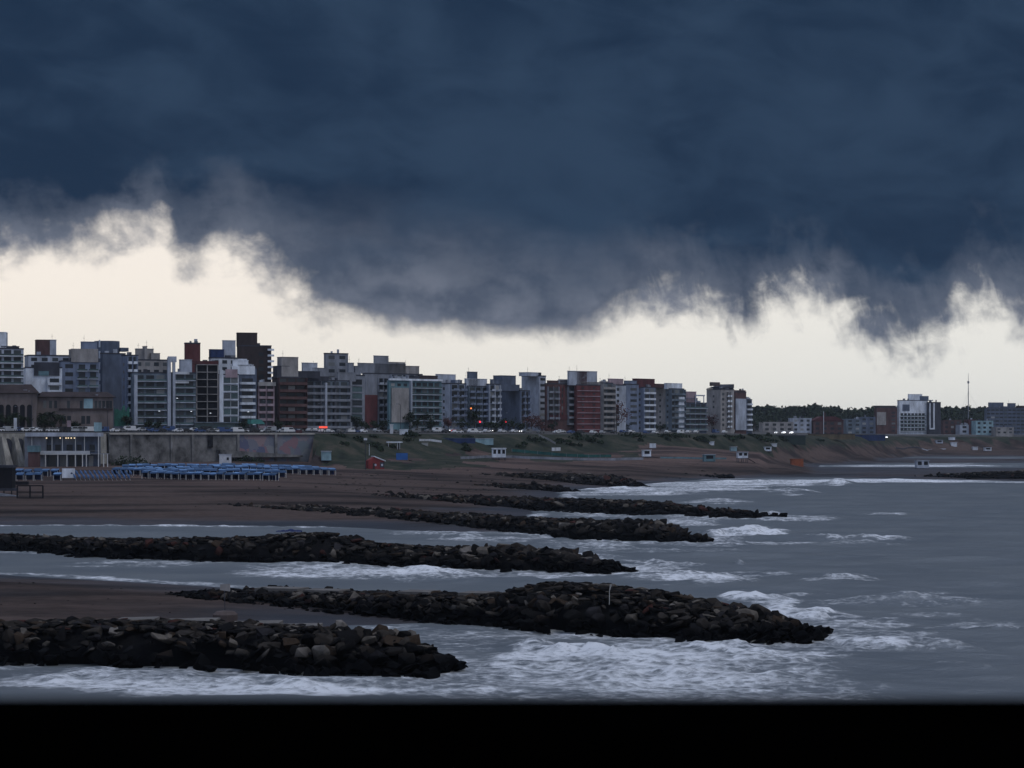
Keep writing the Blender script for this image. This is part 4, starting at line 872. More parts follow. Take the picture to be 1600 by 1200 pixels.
for px, py, wd, ht, lb in ((560, 689, 26, 8, 'scrub clump on the slope right behind the flag poles'), (594, 704, 12, 8, 'small round dark bush near the white shelter roof'), (640, 682, 24, 9, 'bush by the stacked white panels'),
                           (728, 704, 16, 7, 'brownish bush beside the grey path on the dune'), (835, 690, 40, 10, 'dark bush mass on the slope below the brick block'), (905, 688, 60, 10, 'wide dark scrub patch under the white banded brick block'),
                           (985, 683, 50, 9, 'scrub patch below the square roof tower'), (1050, 684, 60, 9, 'scrub patch below the green netted block'), (1190, 690, 60, 8, 'dark scrub at the end of the bank by the kiosk')):
    bush(lb, px, py, wd, ht, 3, 220)

# ---- tents
BLUE = mat('tent_blue', (.09, .17, .33), .8, .3, .6, 1, .1, .2); LBLUE = mat('tent_light_blue', (.12, .215, .37), .8, .6, .8, 1, .1, .55); NAVY = mat('tent_navy', (.014, .024, .075), .9, .3, .6, 1, .1, .2)
def tent_meshes(w, dp, h):
    top = MB(); top.hexa([(-w / 2, -.2, h), (w / 2, -.2, h), (w / 2, dp, h + .28), (-w / 2, dp, h + .28), (-w / 2 + .05, -.2, h + .07), (w / 2 - .05, -.2, h + .07), (w / 2 - .1, dp - .1, h + .42), (-w / 2 + .1, dp - .1, h + .42)])
    cur = MB().box(-w / 2 + .1, w / 2 - .1, dp - .3, dp - .24, .25, h + .2).box(-w / 2 + .05, -w / 2 + .1, .6, dp - .3, .35, h)
    val = MB().box(-w / 2, w / 2, -.26, -.2, h - .38, h + .05)
    pole = MB().box(-.06, .06, -.06, .06, 0, h)
    return top.mesh('canopy', LBLUE), cur.mesh('curtain', NAVY), val.mesh('valance', BLUE), pole.mesh('pole', WH)
TW, TD, TH = 2.3, 2.4, 2.05
TM = tent_meshes(TW, TD, TH)
def tent(x, y, z, rz, label, group):
    t = empty('beach_tent', (x, y, z), rz, label, 'beach tent', group)
    link('canopy', TM[0], t); link('curtain', TM[1], t); link('valance', TM[2], t)
    for px_ in (-TW / 2 + .1, TW / 2 - .1):
        for py_ in (-.1, TD - .2): link('pole', TM[3], t, (px_, py_, 0))
    return t
trn = random.Random(31)
def tent_row(p0, q0, p1, q1, label, group):
    a, b = ground(p0, q0), ground(p1, q1); L_ = math.hypot(b[0] - a[0], b[1] - a[1]); n = max(1, int(L_ / (TW + .02))); rz = math.atan2(b[1] - a[1], b[0] - a[0])
    for i in range(n):
        t = (i + .5) / n; x, y = a[0] + (b[0] - a[0]) * t, a[1] + (b[1] - a[1]) * t
        if trn.random() < .03: continue
        x += trn.uniform(-.25, .25); y += trn.uniform(-.6, .6)
        t = tent(x, y, float(land(np.array([x]), np.array([y]))[0]), rz + trn.gauss(0, .06), label, group); t.scale = (1, 1, trn.uniform(.9, 1.08))
tent_row(206, 741, 524, 743, 'blue and white beach tent in the rear row', 'rear row of blue beach tents')
tent_row(190, 737, 500, 740, 'blue and white beach tent in the last row, closest to the wall', 'last row of blue beach tents by the wall')
tent_row(176, 743, 330, 744, 'blue and white beach tent in the row nearest the folded sunshades', 'row of blue beach tents nearest the folded sunshades')
tent_row(232, 745, 448, 747, 'blue and white beach tent in the middle row', 'middle row of blue beach tents')
tent_row(222, 748, 432, 752, 'blue and white beach tent in the front row facing the wet sand', 'front row of blue beach tents')
tent_row(24, 751, 96, 751, 'pale blue tent of the short row below the beach club', 'short row of pale blue tents')
tent_row(22, 745, 92, 745, 'pale blue tent in the back of the short row below the beach club', 'short rear row of pale blue tents')
# folded sun shades, leaning
fs = MB(); fs.tube([(0, 0, 0), (.5, 0, 1.0), (1.0, 0, 2.1)], [.04, .05, .03], 5); FSP = fs.mesh('pole', WH)
fb = MB(); fb.tube([(.3, 0, .6), (.6, 0, 1.25), (1.0, 0, 2.05)], [.2, .42, .12], 6); FSB = fb.mesh('folded_canopy', BLUE)
for i in range(26):
    px = 120 + (i % 13) * 7 + (3 if i > 12 else 0); x, y, z = ground(px, 751 if i < 13 else 745)
    t = empty('folded_sunshade', (x, y, z), math.pi + .3 * math.sin(i * 2.1), 'folded blue sunshade leaning among others beside the white notice board', 'sunshade', 'folded sunshades between the beach club and the tents')
    link('pole', FSP, t); link('folded_canopy', FSB, t)
def board(label, px, py, wd, ht, col, legs=True, cat='board', d=None, tilt=0, name='notice_board'):
    x, y, z = ground(px, py); s = y / F; o = empty(name, (x, y, z), tilt, label, cat); w2 = wd * s / 2; h = ht * s; lg = h * .22 if legs else .1
    MB().box(-w2, w2, -.08, .08, lg, h).build('panel', wm(col), o)
    for q in (-w2 * .8, w2 * .8): MB().box(q - .07, q + .07, .08, .2, -.2, h * .95).build('leg', wm('dark'), o)
    return o, w2, h
o, w2, h = board('white notice board with a small dark emblem standing on the sand before the tents', 107, 751, 20, 19, 'white')
m = MB(); k = 10; m.prism([(w2 * .5 + .32 * math.cos(6.283 * j / k), h * .6 + .24 * math.sin(6.283 * j / k)) for j in range(k)], -.1, -.07); m.build('emblem', wm('navy'), o)
board('square blue panel standing alone on the sand beyond the red hut', 628, 719, 18, 11, mat('panel_blue', (.03, .12, .36), .7, .2, .4), False, 'sign', name='sign_board')
x, y, z = ground(352, 725); o = empty('beach_shed', (x, y, z), .1, 'small white shed with one dark opening between the tents and the wall', 'shed'); MB().box(-2.2, 2.2, 0, 3, -.2, 3.4).build('wall', wm('offwhite'), o); MB().box(-2.4, 2.4, -.2, 3.2, 3.4, 3.6).build('roof', wm('lgrey'), o); MB().box(.5, 1.3, -.05, .2, 1.4, 2.4).build('window', wm('black'), o)
# dark viewing frame and hut at the edge of the picture
x, y, z = ground(47, 779); s = y / F; o = empty('timber_frame', (x, y, z), 0, 'dark open timber frame of square bays standing on the sand', 'frame structure'); w2 = 20 * s; h = 20 * s
for i in range(3):
    q = -w2 + w2 * i
    MB().box(q - .16, q + .16, -.16, .16, -.3, h).build('post', wm('black'), o)
for zz in (.1, h * .5, h): MB().box(-w2, w2, -.1, .1, zz - .13, zz + .13).build('rail', wm('black'), o)
MB().box(-w2 - .3, -w2 * .15, -.5, .9, h + .2, h + 1.0).build('deck_box', wm('black'), o)
x, y, z = ground(6, 775); o = empty('dark_cabin', (x, y, z), 0, 'dark beach cabin with a low pale ramp, cut by the edge of the picture', 'cabin'); s = y / F
MB().box(-14 * s, 13 * s, 0, 4, 12 * s, 44 * s).build('wall', wm('black'), o); MB().box(-15 * s, 15 * s, -.4, 4.4, 44 * s, 48 * s).build('roof', wm('dark'), o)
MB().box(-14 * s, 20 * s, -.5, 2, 8 * s, 12 * s).build('deck', wm('dark'), o); MB().hexa([(-14 * s, -2, -.3), (24 * s, -2, -.3), (24 * s, -.6, -.3), (-14 * s, -.6, -.3), (-14 * s, -2, 6 * s), (24 * s, -2, .1), (24 * s, -.6, .1), (-14 * s, -.6, 6 * s)]).build('ramp', wm('grey'), o)
for q in (-12, 0, 12): MB().box(q * s - .12, q * s + .12, 0, .3, -.3, 8 * s).build('post', wm('black'), o)

def hut(label, px, py, wd, ht, stilt=.35, wall='white', roof='lgrey', dp=2.6, steps=0, a=.15, openings=1, cat='lifeguard hut', name='lifeguard_hut'):
    x, y, z = ground(px, py); s = y / F; w2 = wd * s / 2; h = ht * s; zb = h * stilt
    o = empty(name, (x, y, z), a, label, cat, 'huts on the beach')
    b = MB().box(-w2, w2, 0, dp, zb, h * .93); b.build('wall', wm(wall), o)
    MB().hexa([(-w2 - .2, -.3, h * .93), (w2 + .2, -.3, h * .93), (w2 + .2, dp + .2, h * .93), (-w2 - .2, dp + .2, h * .93), (-w2 - .2, -.3, h), (w2 + .2, -.3, h), (w2 + .2, dp + .2, h * .97), (-w2 - .2, dp + .2, h * .97)]).build('roof', wm(roof), o)
    for i in range(openings):
        q = -w2 + 2 * w2 * (i + .5) / openings; e = w2 / openings * .62
        MB().box(q - e, q + e, -.06, .15, zb + (h - zb) * .38, zb + (h - zb) * .82).build('window', wm('black'), o)
    if stilt > .1:
        MB().box(-w2 - .1, w2 + .1, -.6, dp, zb - .18, zb).build('deck', wm('dark'), o)
        for q in (-w2 * .9, 0, w2 * .9):
            for yy in (-.4, dp - .2): MB().box(q - .11, q + .11, yy, yy + .2, -.5, zb - .18).build('stilt', wm('dark'), o)
    if steps:
        L_ = steps * s; MB().hexa([(w2, .2, zb - .3), (w2 + L_, .2, -.2), (w2 + L_, 1.4, -.2), (w2, 1.4, zb - .3), (w2, .2, zb), (w2 + L_, .2, .1), (w2 + L_, 1.4, .1), (w2, 1.4, zb)]).build('stair', wm('dbrown'), o)
    return o, w2, h, s
o, w2, h, s = hut('small pale green lifeguard hut on dark stilts in front of the painted wall', 510, 724, 15, 19, .22, 'mint', 'lgrey', 2.4, openings=0)
MB().box(-w2 - 1.6, w2 + 1.8, -1, 3, -.3, .25).build('base_boards', wm('black'), o)
hut('white lifeguard hut with three openings on stilts, beside the low grey fence', 780, 719, 21, 19, .22, 'white', 'white', 2.6, openings=3)
hut('white lifeguard hut with one dark window and a stair going down its side', 1011, 716, 13, 13, .2, 'white', 'white', 2.8, steps=14)
hut('white lifeguard hut on tall dark stilts between the teal hut and the orange kiosk', 1161, 723, 16, 17, .42, 'white', 'lgrey', 2.8, steps=12, openings=2)
hut('pale roofed teal beach hut beside the thin teal fence', 1109, 722, 18, 12, .05, 'teal', 'lgrey', 3, openings=1, name='beach_hut', cat='beach hut')
hut('pale grey lifeguard cabin with dark posts on the low sand spit', 1442, 733, 20, 14, .12, 'lgrey', 'lgrey', 3, openings=2)
hut('small white hut high on the sand under the gable tower', 1112, 697, 8, 7, .1, 'white', 'white', 3, openings=0, name='beach_hut', cat='beach hut')
hut('small mint hut on the sand, between the gable tower and the kiosk', 1147, 706, 9, 8, .1, 'mint', 'white', 3, openings=0, name='beach_hut', cat='beach hut')
hut('small white hut with a raised side box near the dark kiosk', 1200, 707, 11, 8, .15, 'white', 'white', 3, openings=1, name='beach_hut', cat='beach hut')
hut('tiny white hut right below the dark kiosk', 1210, 699, 8, 6, .1, 'offwhite', 'offwhite', 3, openings=0, name='beach_hut', cat='beach hut')
hut('pale oval topped hut on the slope below the brownish house by the mast', 1468, 694, 11, 6, .1, 'lgrey', 'lgrey', 3, openings=1, name='beach_hut', cat='beach hut')
hut('white hut under the mast with a small box on top', 1491, 700, 9, 8, .1, 'white', 'white', 3, openings=0, name='beach_hut', cat='beach hut')
hut('white hut highest on the slope under the mast', 1488, 688, 9, 5, .1, 'white', 'white', 3, openings=0, name='beach_hut', cat='beach hut')
hut('square white hut on the far sand, alone below the mint green house', 1524, 704, 8, 6, .1, 'offwhite', 'offwhite', 3, openings=0, name='beach_hut', cat='beach hut')
hut('double white hut on the far sand, nearest the edge of the picture', 1544, 705, 11, 6, .1, 'white', 'white', 3, openings=1, name='beach_hut', cat='beach hut')
board('small white square sign up the sand behind the hut with a stair', 1020, 702, 10, 9, 'white', True, 'sign', name='sign_board')
# red hut
x, y, z = ground(588, 733); s = y / F; o = empty('red_hut', (x, y, z), .35, 'red lifeguard hut with a pale sloping roof and two white round badges', 'lifeguard hut', 'huts on the beach'); w2 = 13 * s; h = 19 * s; RED = mat('hut_red', (.22, .03, .03), .7, .3, .5)
m = MB(); m.prism([(-w2, 0), (w2, 0), (w2, h * .62), (-w2 * .25, h), (-w2, h * .7)], 0, 3.2); m.build('wall', RED, o)
MB().hexa([(-w2 * .3, -.4, h * 1.0), (w2 * 1.15, -.4, h * .62), (w2 * 1.15, 3.6, h * .62), (-w2 * .3, 3.6, h * 1.0), (-w2 * .3, -.4, h * 1.08), (w2 * 1.15, -.4, h * .70), (w2 * 1.15, 3.6, h * .70), (-w2 * .3, 3.6, h * 1.08)]).build('roof', wm('white'), o)
for q in (-.1, .72):
    k = 12; m = MB(); m.prism([(w2 * q + .42 * math.cos(6.283 * j / k), h * .33 + .42 * math.sin(6.283 * j / k)) for j in range(k)], -.06, .05); m.build('badge', wm('lgrey'), o)
MB().box(-w2 * .45, -w2 * .2, -.05, .05, 0, h * .5).build('door', wm('dbrown'), o)
MB().box(w2 * .45, w2 * 1.0, -.05, .04, h * .12, h * .55).build('window', wm('dark'), o)
x, y, z = ground(571, 734); o = empty('flag_pole', (x, y, z), 0, 'tall dark pole with a small pale box on top, beside the red hut', 'pole'); s = y / F
MB().tube([(0, 0, 0), (0, 0, 47 * s)], .13, 6).build('pole', wm('dark'), o); MB().box(-.6, .6, -.2, .2, 46 * s, 49.5 * s).build('box', wm('offwhite'), o)
x, y, z = ground(577, 712); o = empty('flag_pole', (x, y, z), 0, 'slim white pole standing behind the dark pole of the red hut', 'pole'); s = y / F
MB().tube([(0, 0, 0), (0, 0, 16 * s)], .1, 6).build('pole', wm('white'), o); MB().tube([(0, 0, 16 * s), (0, 0, 17 * s)], .16, 6).build('cap', wm('white'), o)
# shelter, panels, container, kiosk
x, y, z = ground(617, 702); s = y / F; o = empty('beach_shelter', (x, y, z), .2, 'open shelter with a flat white roof on the dune behind the red hut', 'shelter'); MB().box(-12 * s, 12 * s, 0, 3, 9 * s, 11 * s).build('roof', wm('white'), o)
for q in (-10, 4.5, 8): MB().box(q * s - .1, q * s + .1, .3, .5, -.3, 9 * s).build('post', wm('offwhite'), o)
MB().box(5.5 * s, 9 * s, .5, 2.5, 0, 8 * s).build('cabin', wm('black'), o)
def block(name, label, cat, px, py, wd, ht, col, dp=2.5, a=0, trim=None):
    x, y, z = ground(px, py); s = y / F; o = empty(name, (x, y, z), a, label, cat); w2 = wd * s / 2; h = ht * s
    MB().box(-w2, w2, 0, dp, -.4, h * .9).build('wall', wm(col), o); MB().box(-w2 - .15, w2 + .15, -.15, dp + .15, h * .9, h).build('roof', wm(trim or col), o); return o
block('storage_container', 'mint green container beside the dark blue canopy, below the street lamps', 'container', 757, 695, 28, 9, 'mint', 2.6, .1, 'lgrey')
block('blue_canopy', 'long low dark blue canopy on the slope next to the mint container', 'canopy', 712, 692, 62, 7, 'navy', 3, .15, 'slate')
block('dark_kiosk', 'long dark green kiosk with lit lamps at the end of the grassy bank', 'kiosk', 1237, 694, 44, 14, mat('kiosk_green', (.02, .035, .03), .8, .3, .3), 6, .1, 'dark')
block('ochre_stand', 'long low ochre and dark stand beside the green kiosk on the far bank', 'kiosk', 1300, 686, 72, 8, 'ochre', 5, 0, 'dbrown')
block('dark_shed', 'long low dark shed beyond the ochre stand, one lamp lit at its end', 'shed', 1355, 688, 56, 9, 'navy', 5, 0, 'dark')
block('orange_kiosk', 'faded orange kiosk standing by itself on the open sand', 'kiosk', 1246, 728, 19, 11, mat('kiosk_orange', (.30, .085, .035), .8, .3, .4), 3, .1)
block('panel_stack', 'stacked white panels leaning by the road, beside the dark bush', 'panel stack', 631, 680, 13, 9, 'white', .8, .2)
block('leaning_board', 'tall white board leaning on the slope between the road and the shelter', 'board', 612, 678, 5, 15, 'offwhite', .4, .5)
block('beach_sign', 'small pale yellow board lying on the grassy dune', 'board', 664, 696, 10, 4, 'cream', .5, .1)
# fences on the sand
def fence_line(label, pts, h, col, name, n=3, group=None):
    P0 = [ground(px, py) for px, py in pts]; P = []
    for a, b in zip(P0[:-1], P0[1:]):
        k = max(1, int(math.hypot(b[0] - a[0], b[1] - a[1]) / 6))
        for i in range(k):
            x, y = a[0] + (b[0] - a[0]) * i / k, a[1] + (b[1] - a[1]) * i / k; P.append((x, y, float(land(np.array([x]), np.array([y]))[0])))
    P.append(P0[-1]); o = empty(name, P[0], 0, label, 'fence', group); m = MB(); q = MB()
    for a, b in zip(P[:-1], P[1:]):
        dx_, dy_ = b[0] - a[0], b[1] - a[1]; L_ = math.hypot(dx_, dy_); nx, ny = -dy_ / L_ * .05, dx_ / L_ * .05
        A = Vector(a) - Vector(P[0]); B = Vector(b) - Vector(P[0])
        m.hexa([(A.x - nx, A.y - ny, A.z + .1), (B.x - nx, B.y - ny, B.z + .1), (B.x + nx, B.y + ny, B.z + .1), (A.x + nx, A.y + ny, A.z + .1), (A.x - nx, A.y - ny, A.z + h), (B.x - nx, B.y - ny, B.z + h), (B.x + nx, B.y + ny, B.z + h), (A.x + nx, A.y + ny, A.z + h)])
        k = max(1, int(L_ / 4))
        for i in range(k):
            c = A + (B - A) * (i / k); pb = MB().box(c.x - .08, c.x + .08, c.y - .08, c.y + .08, c.z - .4, c.z + h + .15).build('post', wm('grey'), o)
    m.build('screen', wm(col), o); return o
TEAL2 = mat('net_teal', (.025, .11, .10), .9, .4, .4)
fence_line('teal wind screen fence crossing the dune, below the white banded brick block', [(800, 706), (840, 710), (885, 714), (920, 715), (955, 715)], 1.3, TEAL2, 'wind_fence')
fence_line('low pale slatted fence along the foot of the dunes, passing the three window lifeguard hut', [(720, 718), (760, 716), (800, 716), (850, 718), (905, 720), (960, 720), (1005, 719)], 1.15, 'grey', 'slat_fence')
fence_line('thin teal fence running past the teal hut', [(1032, 717), (1070, 717), (1100, 718), (1135, 718)], .8, 'teal', 'wind_fence')
fence_line('thin pale green railing on the slope above the dunes', [(655, 690), (672, 690), (690, 692)], 1.0, 'offwhite', 'slat_fence')
fence_line('dark low barrier of posts on the far sand under the white stepped block', [(1400, 701), (1420, 701), (1440, 702)], 1.0, 'dark', 'slat_fence')
fence_line('pale low barrier on the far sand next to the dark posts', [(1440, 702), (1458, 703), (1478, 703)], .8, 'lgrey', 'slat_fence')
fence_line('pale handrail climbing the slope beside the pinkish tree', [(842, 682), (856, 688), (868, 695)], 1.0, 'beige', 'slat_fence')
fence_line('pale goal like frame of rails standing on the dune by the teal screen', [(862, 705), (868, 705), (876, 705)], 1.6, 'offwhite', 'slat_fence')
# ------------------------------------------------------------------ cars, lamps, lights
TYRE = mat('tyre', (.02, .02, .02), .9, .1); CGLASS = mat('car_glass', (.02, .024, .03), .2, .1, .5, 1, .5)
HEAD = glow('headlight', (1, .96, .9), 4.0); TAIL = glow('tail_light', (1, .06, .03), 1.6)
def car_mesh(L_, W_, van, m):
    if van: prof = [(-L_ / 2, .35), (L_ / 2, .35), (L_ / 2, 1.0), (L_ / 2 - .5, 1.25), (L_ / 2 - 1.0, 2.0), (-L_ / 2 + .1, 2.05), (-L_ / 2, 1.2)]
    else: prof = [(-L_ / 2, .32), (L_ / 2, .32), (L_ / 2, .7), (L_ / 2 - .15, .86), (L_ / 2 - 1.1, .95), (L_ / 2 - 1.8, 1.42), (-L_ / 2 + 1.0, 1.46), (-L_ / 2 + .25, .98), (-L_ / 2, .9)]
    b = MB(); b.prism(prof, -W_ / 2, W_ / 2); body = b.mesh('body', m)
    g = MB()
    if van: g.prism([(-.2, 1.25), (L_ / 2 - .62, 1.25), (L_ / 2 - 1.0, 1.85), (-.2, 1.85)], -W_ / 2 - .02, W_ / 2 + .02)
    else: g.prism([(-L_ / 2 + .7, .96), (L_ / 2 - 1.3, .96), (L_ / 2 - 1.85, 1.36), (-L_ / 2 + 1.05, 1.38)], -W_ / 2 - .02, W_ / 2 + .02)
    return body, g.mesh('window', CGLASS)
PAINT = dict(white=(.7, .7, .7), silver=(.4, .41, .42), black=(.02, .02, .022), grey=(.15, .155, .16), red=(.28, .03, .03), blue=(.04, .08, .2))
CM = {}
for c, rgb in PAINT.items():
    m = mat('car_paint_' + c, rgb, .35, .08, .5, 1, .5); CM[c, 0] = car_mesh(4.3, 1.75, False, m); CM[c, 1] = car_mesh(5.0, 1.9, True, m)
wb = MB(); wb.tube([(0, -.11, 0), (0, .11, 0)], .32, 10); WHEEL = wb.mesh('wheel', TYRE)
hb = MB().box(-.06, .08, -.17, .17, -.11, .11).mesh('headlight', HEAD); tb_ = MB().box(-.08, .06, -.15, .15, -.1, .1).mesh('tail_light', TAIL)
def car(px, s, col, where, van=0, lit=0, flip=False):
    x, y, z, h = street(px, s); o = empty('parked_van' if van else 'parked_car', (x, y, z + .07), h + (math.pi if flip else 0), None, 'van' if van else 'car', 'vehicles along the seafront road')
    o['label'] = '%s %s %s %s' % (col, 'van' if van else 'car', 'with lit lamps' if lit else 'parked', where)
    o['group'] = o['label'].replace(' van ', ' vans ').replace(' car ', ' cars ')
    a, g = CM[col, van]; link('body', a, o); link('window', g, o); L_ = 5.0 if van else 4.3
    for wx in (-L_ / 2 + .8, L_ / 2 - .8):
        for wy in (-.8, .8): link('wheel', WHEEL, o, (wx, wy, .32))
    if lit:
        for wy in (-.6, .6): link('headlight' if lit == 1 else 'tail_light', hb if lit == 1 else tb_, o, (L_ / 2 if lit == 1 else -L_ / 2, wy, .68))
rc = random.Random(4)
ZONES = [(-5, 58, 'before the brown tall roofed villa', .16), (60, 168, 'before the long tan villa', .2), (178, 214, 'below the dark slate tower', .13), (216, 304, 'in front of the white pillared block', .11), (306, 345, 'in front of the unfinished frame', .12),
         (348, 400, 'at the foot of the rounded balcony block', .13), (402, 470, 'before the reddish brown block', .13), (480, 560, 'before the long grey concrete block', .10), (562, 660, 'before the wide stepped grey block', .07),
         (664, 765, 'among the traffic lights', .10), (770, 850, 'under the dark gable wall', .06), (860, 945, 'before the brick red block', .08), (950, 1100, 'before the farther row of blocks', .06), (1104, 1176, 'below the beige gable tower', .06)]
for p0, p1, where, dn in ZONES:
    n = int((p1 - p0) * dn)
    for i in range(n):
        px = p0 + (p1 - p0) * (i + .2 + .6 * rc.random()) / n
        car(px, rc.choice((7.6, 7.6, 12.5)), rc.choice(('white', 'white', 'silver', 'black', 'grey', 'white', 'blue')), where, 1 if rc.random() < .22 else 0, 0, rc.random() < .5)
for px in (691, 706, 724, 731, 752, 773): car(px, 15.5, rc.choice(('grey', 'black', 'silver')), 'coming down the road among the traffic lights', 0, 1, True)
for px in (712, 737): car(px, 11.5, 'red', 'driving away among the traffic lights', 0, 2)
for px in (818,): car(px, 12, 'silver', 'coming along the road under the dark gable wall', 0, 1, True)
for px in (1213, 1224, 1236): car(px, 12, 'white', 'facing the bay at the end of the bank', 0, 1, True)
# street lamps
def lamp(px, s, h, label, lit=False, group='street lamps along the seafront'):
    x, y, z, hd = street(px, s); o = empty('street_lamp', (x, y, z), hd + math.pi / 2, label, 'street lamp', group)
    MB().tube([(0, 0, 0), (0, 0, h * .6), (0, 0, h)], [.13, .1, .07], 6).build('pole', wm('dark'), o)
    MB().tube([(0, 0, h), (.8, 0, h + .35), (1.8, 0, h + .4)], [.07, .06, .05], 5).build('arm', wm('dark'), o)
    MB().hexa([(1.5, -.17, h + .3), (2.4, -.17, h + .3), (2.4, .17, h + .3), (1.5, .17, h + .3), (1.55, -.12, h + .48), (2.35, -.12, h + .48), (2.35, .12, h + .48), (1.55, .12, h + .48)]).build('lamp_head', glow('street_light', (.9, .95, 1), .9) if lit else wm('grey'), o)
for px, h, wh in ((29, 11, 'before the tall roofed villa'), (50, 20, 'between the two tiled villas'), (168, 11, 'at the corner of the tan villa'), (225, 20, 'beside the white pillared block'), (253, 9, 'before the white pillared block'), (281, 17, 'between the two white pillars and the open frame'),
                  (303, 9, 'at the corner of the unfinished frame'), (333, 8, 'before the unfinished frame'), (392, 9, 'before the rounded balcony block'), (416, 16, 'before the short pinkish block'), (506, 15, 'before the long grey concrete block'), (610, 16, 'before the blank beige panel'),
                  (626, 16, 'a few steps past the blank beige panel'), (697, 12, 'before the pale blue strip block'), (797, 11, 'before the dark gable wall'), (868, 12, 'before the brown and brick block'), (960, 12, 'before the block with the square roof tower'), (1092, 12, 'before the low dark block'), (1398, 11, 'before the far white stepped block')):
    lamp(px, 6.0, h * .62 + 2.2, 'tall street lamp on a dark pole ' + wh, px in (253, 303, 333, 392, 281))
def traffic(px, py, col, label):
    x, y, z, h = street(px, 19.5); o = empty('traffic_light', (x, y, z), 0, label, 'traffic light', 'traffic lights on the seafront road'); zz = Z(py, y) - z
    MB().tube([(0, 0, 0), (0, 0, zz + .2)], .1, 6).build('pole', wm('dark'), o); MB().box(-.45, .45, -.3, .3, zz - .9, zz + .8).build('housing', wm('black'), o)
    k = 10; m = MB(); m.prism([(.38 * math.cos(6.283 * j / k), zz + .38 * math.sin(6.283 * j / k)) for j in range(k)], -.42, -.28); m.build('lens', glow('signal_' + label[:5], col, 3.0), o)
traffic(736, 638, (.5, .13, .03), 'glowing orange signal, higher and dimmer than the red one beside it')
traffic(750, 659, (1, .03, .05), 'bright red traffic light above the lit cars')
traffic(790, 659, (.8, .03, .05), 'small dim red traffic light before the dark gable wall')
# roadside signs
def roadsign(px, s, top, bot, wd, col, label):
    x, y, z, h = street(px, s); o = empty('sign_board', (x, y, z), 0, label, 'sign'); q = y / F; zt, zb = Z(top, y) - z, Z(bot, y) - z
    MB().box(-wd * q / 2, wd * q / 2, -.12, .12, zb, zt).build('panel', wm(col) if isinstance(col, str) else col, o)
    for xx in (-wd * q * .3, wd * q * .3): MB().box(xx - .1, xx + .1, .12, .3, -.2, zb + .4).build('post', wm('dark'), o)
    return o
roadsign(467, 22, 656, 667, 9, 'white', 'white square sign with a dark middle, by the reddish brown block'); roadsign(485, 23, 639, 652, 11, 'lgrey', 'pale upright hoarding fixed high beside the long grey concrete block'); roadsign(480, 21.5, 654, 667, 6, 'cream', 'small cream sign under the pale hoarding')
roadsign(505, 6, 666, 669, 13, glow('sign_red', (1, .10, .06), .9), 'thin glowing red canopy sign on posts before the long grey concrete block')
roadsign(24, 4, 653, 671, 5, 'offwhite', 'narrow white upright sign before the tall roofed villa'); roadsign(108, 5, 657, 667, 6, 'pink', 'small pink sign before the tan villa'); roadsign(153, 3, 660, 674, 12, 'mint', 'pale blue billboard at the corner above the beach club'); roadsign(467, 4, 672, 677, 10, 'dred', 'low red banner at the end of the painted wall')
# green site netting
x, y, z, h = street(191, 20); o = empty('site_netting', (x, y, z), h, 'ragged green netting hung round scaffolding at the foot of the dark slate tower', 'netting'); q = y / F
m = MB(); rr = random.Random(3)
cols = [(-14 + i * 3.0) * q for i in range(10)]; tops = [Z(633 + 14 * rr.random(), y) - z for _ in cols]
for i in range(9): m.hexa([(cols[i], .3 * math.sin(i), 1.5), (cols[i + 1], .3 * math.sin(i + 1), 1.5), (cols[i + 1], .3 * math.sin(i + 1) + .1, 1.5), (cols[i], .3 * math.sin(i) + .1, 1.5), (cols[i], .3 * math.sin(i), tops[i]), (cols[i + 1], .3 * math.sin(i + 1), tops[i + 1]), (cols[i + 1], .3 * math.sin(i + 1) + .1, tops[i + 1]), (cols[i], .3 * math.sin(i) + .1, tops[i])])
m.build('net', mat('net_green', (.03, .13, .10), .9, .5, .5), o)
for xx in cols[::3]: MB().tube([(xx, .5, 0), (xx, .5, 9)], .07, 5).build('scaffold_pole', wm('grey'), o)
x, y, z, h = street(398, 19.5); o = empty('green_canopy', (x, y, z), h, 'teal canopy over the pavement below the rounded balcony block', 'canopy')
MB().hexa([(-3.5, -2, 2.6), (3.5, -2, 2.6), (3.5, 2, 2.6), (-3.5, 2, 2.6), (-2.4, -1.2, 4.4), (2.4, -1.2, 4.4), (2.4, 1.2, 4.4), (-2.4, 1.2, 4.4)]).build('cover', mat('net_green2', (.04, .17, .15), .8, .4, .5), o)
for a_ in (-3.2, 3.2): MB().tube([(a_, -1.8, 0), (a_, -1.8, 2.6)], .08, 5).build('post', wm('grey'), o)
x, y, z, h = street(350, 20.5); o = empty('shop_front', (x, y, z), h, 'low glazed shop front with a thin flat roof below the unfinished frame', 'shop'); MB().box(-13, 13, 0, 2.2, 0, 2.9).build('glazing', TGLASS, o); MB().box(-13.5, 13.5, -.6, 2.4, 2.9, 3.25).build('roof', wm('tgrey'), o)

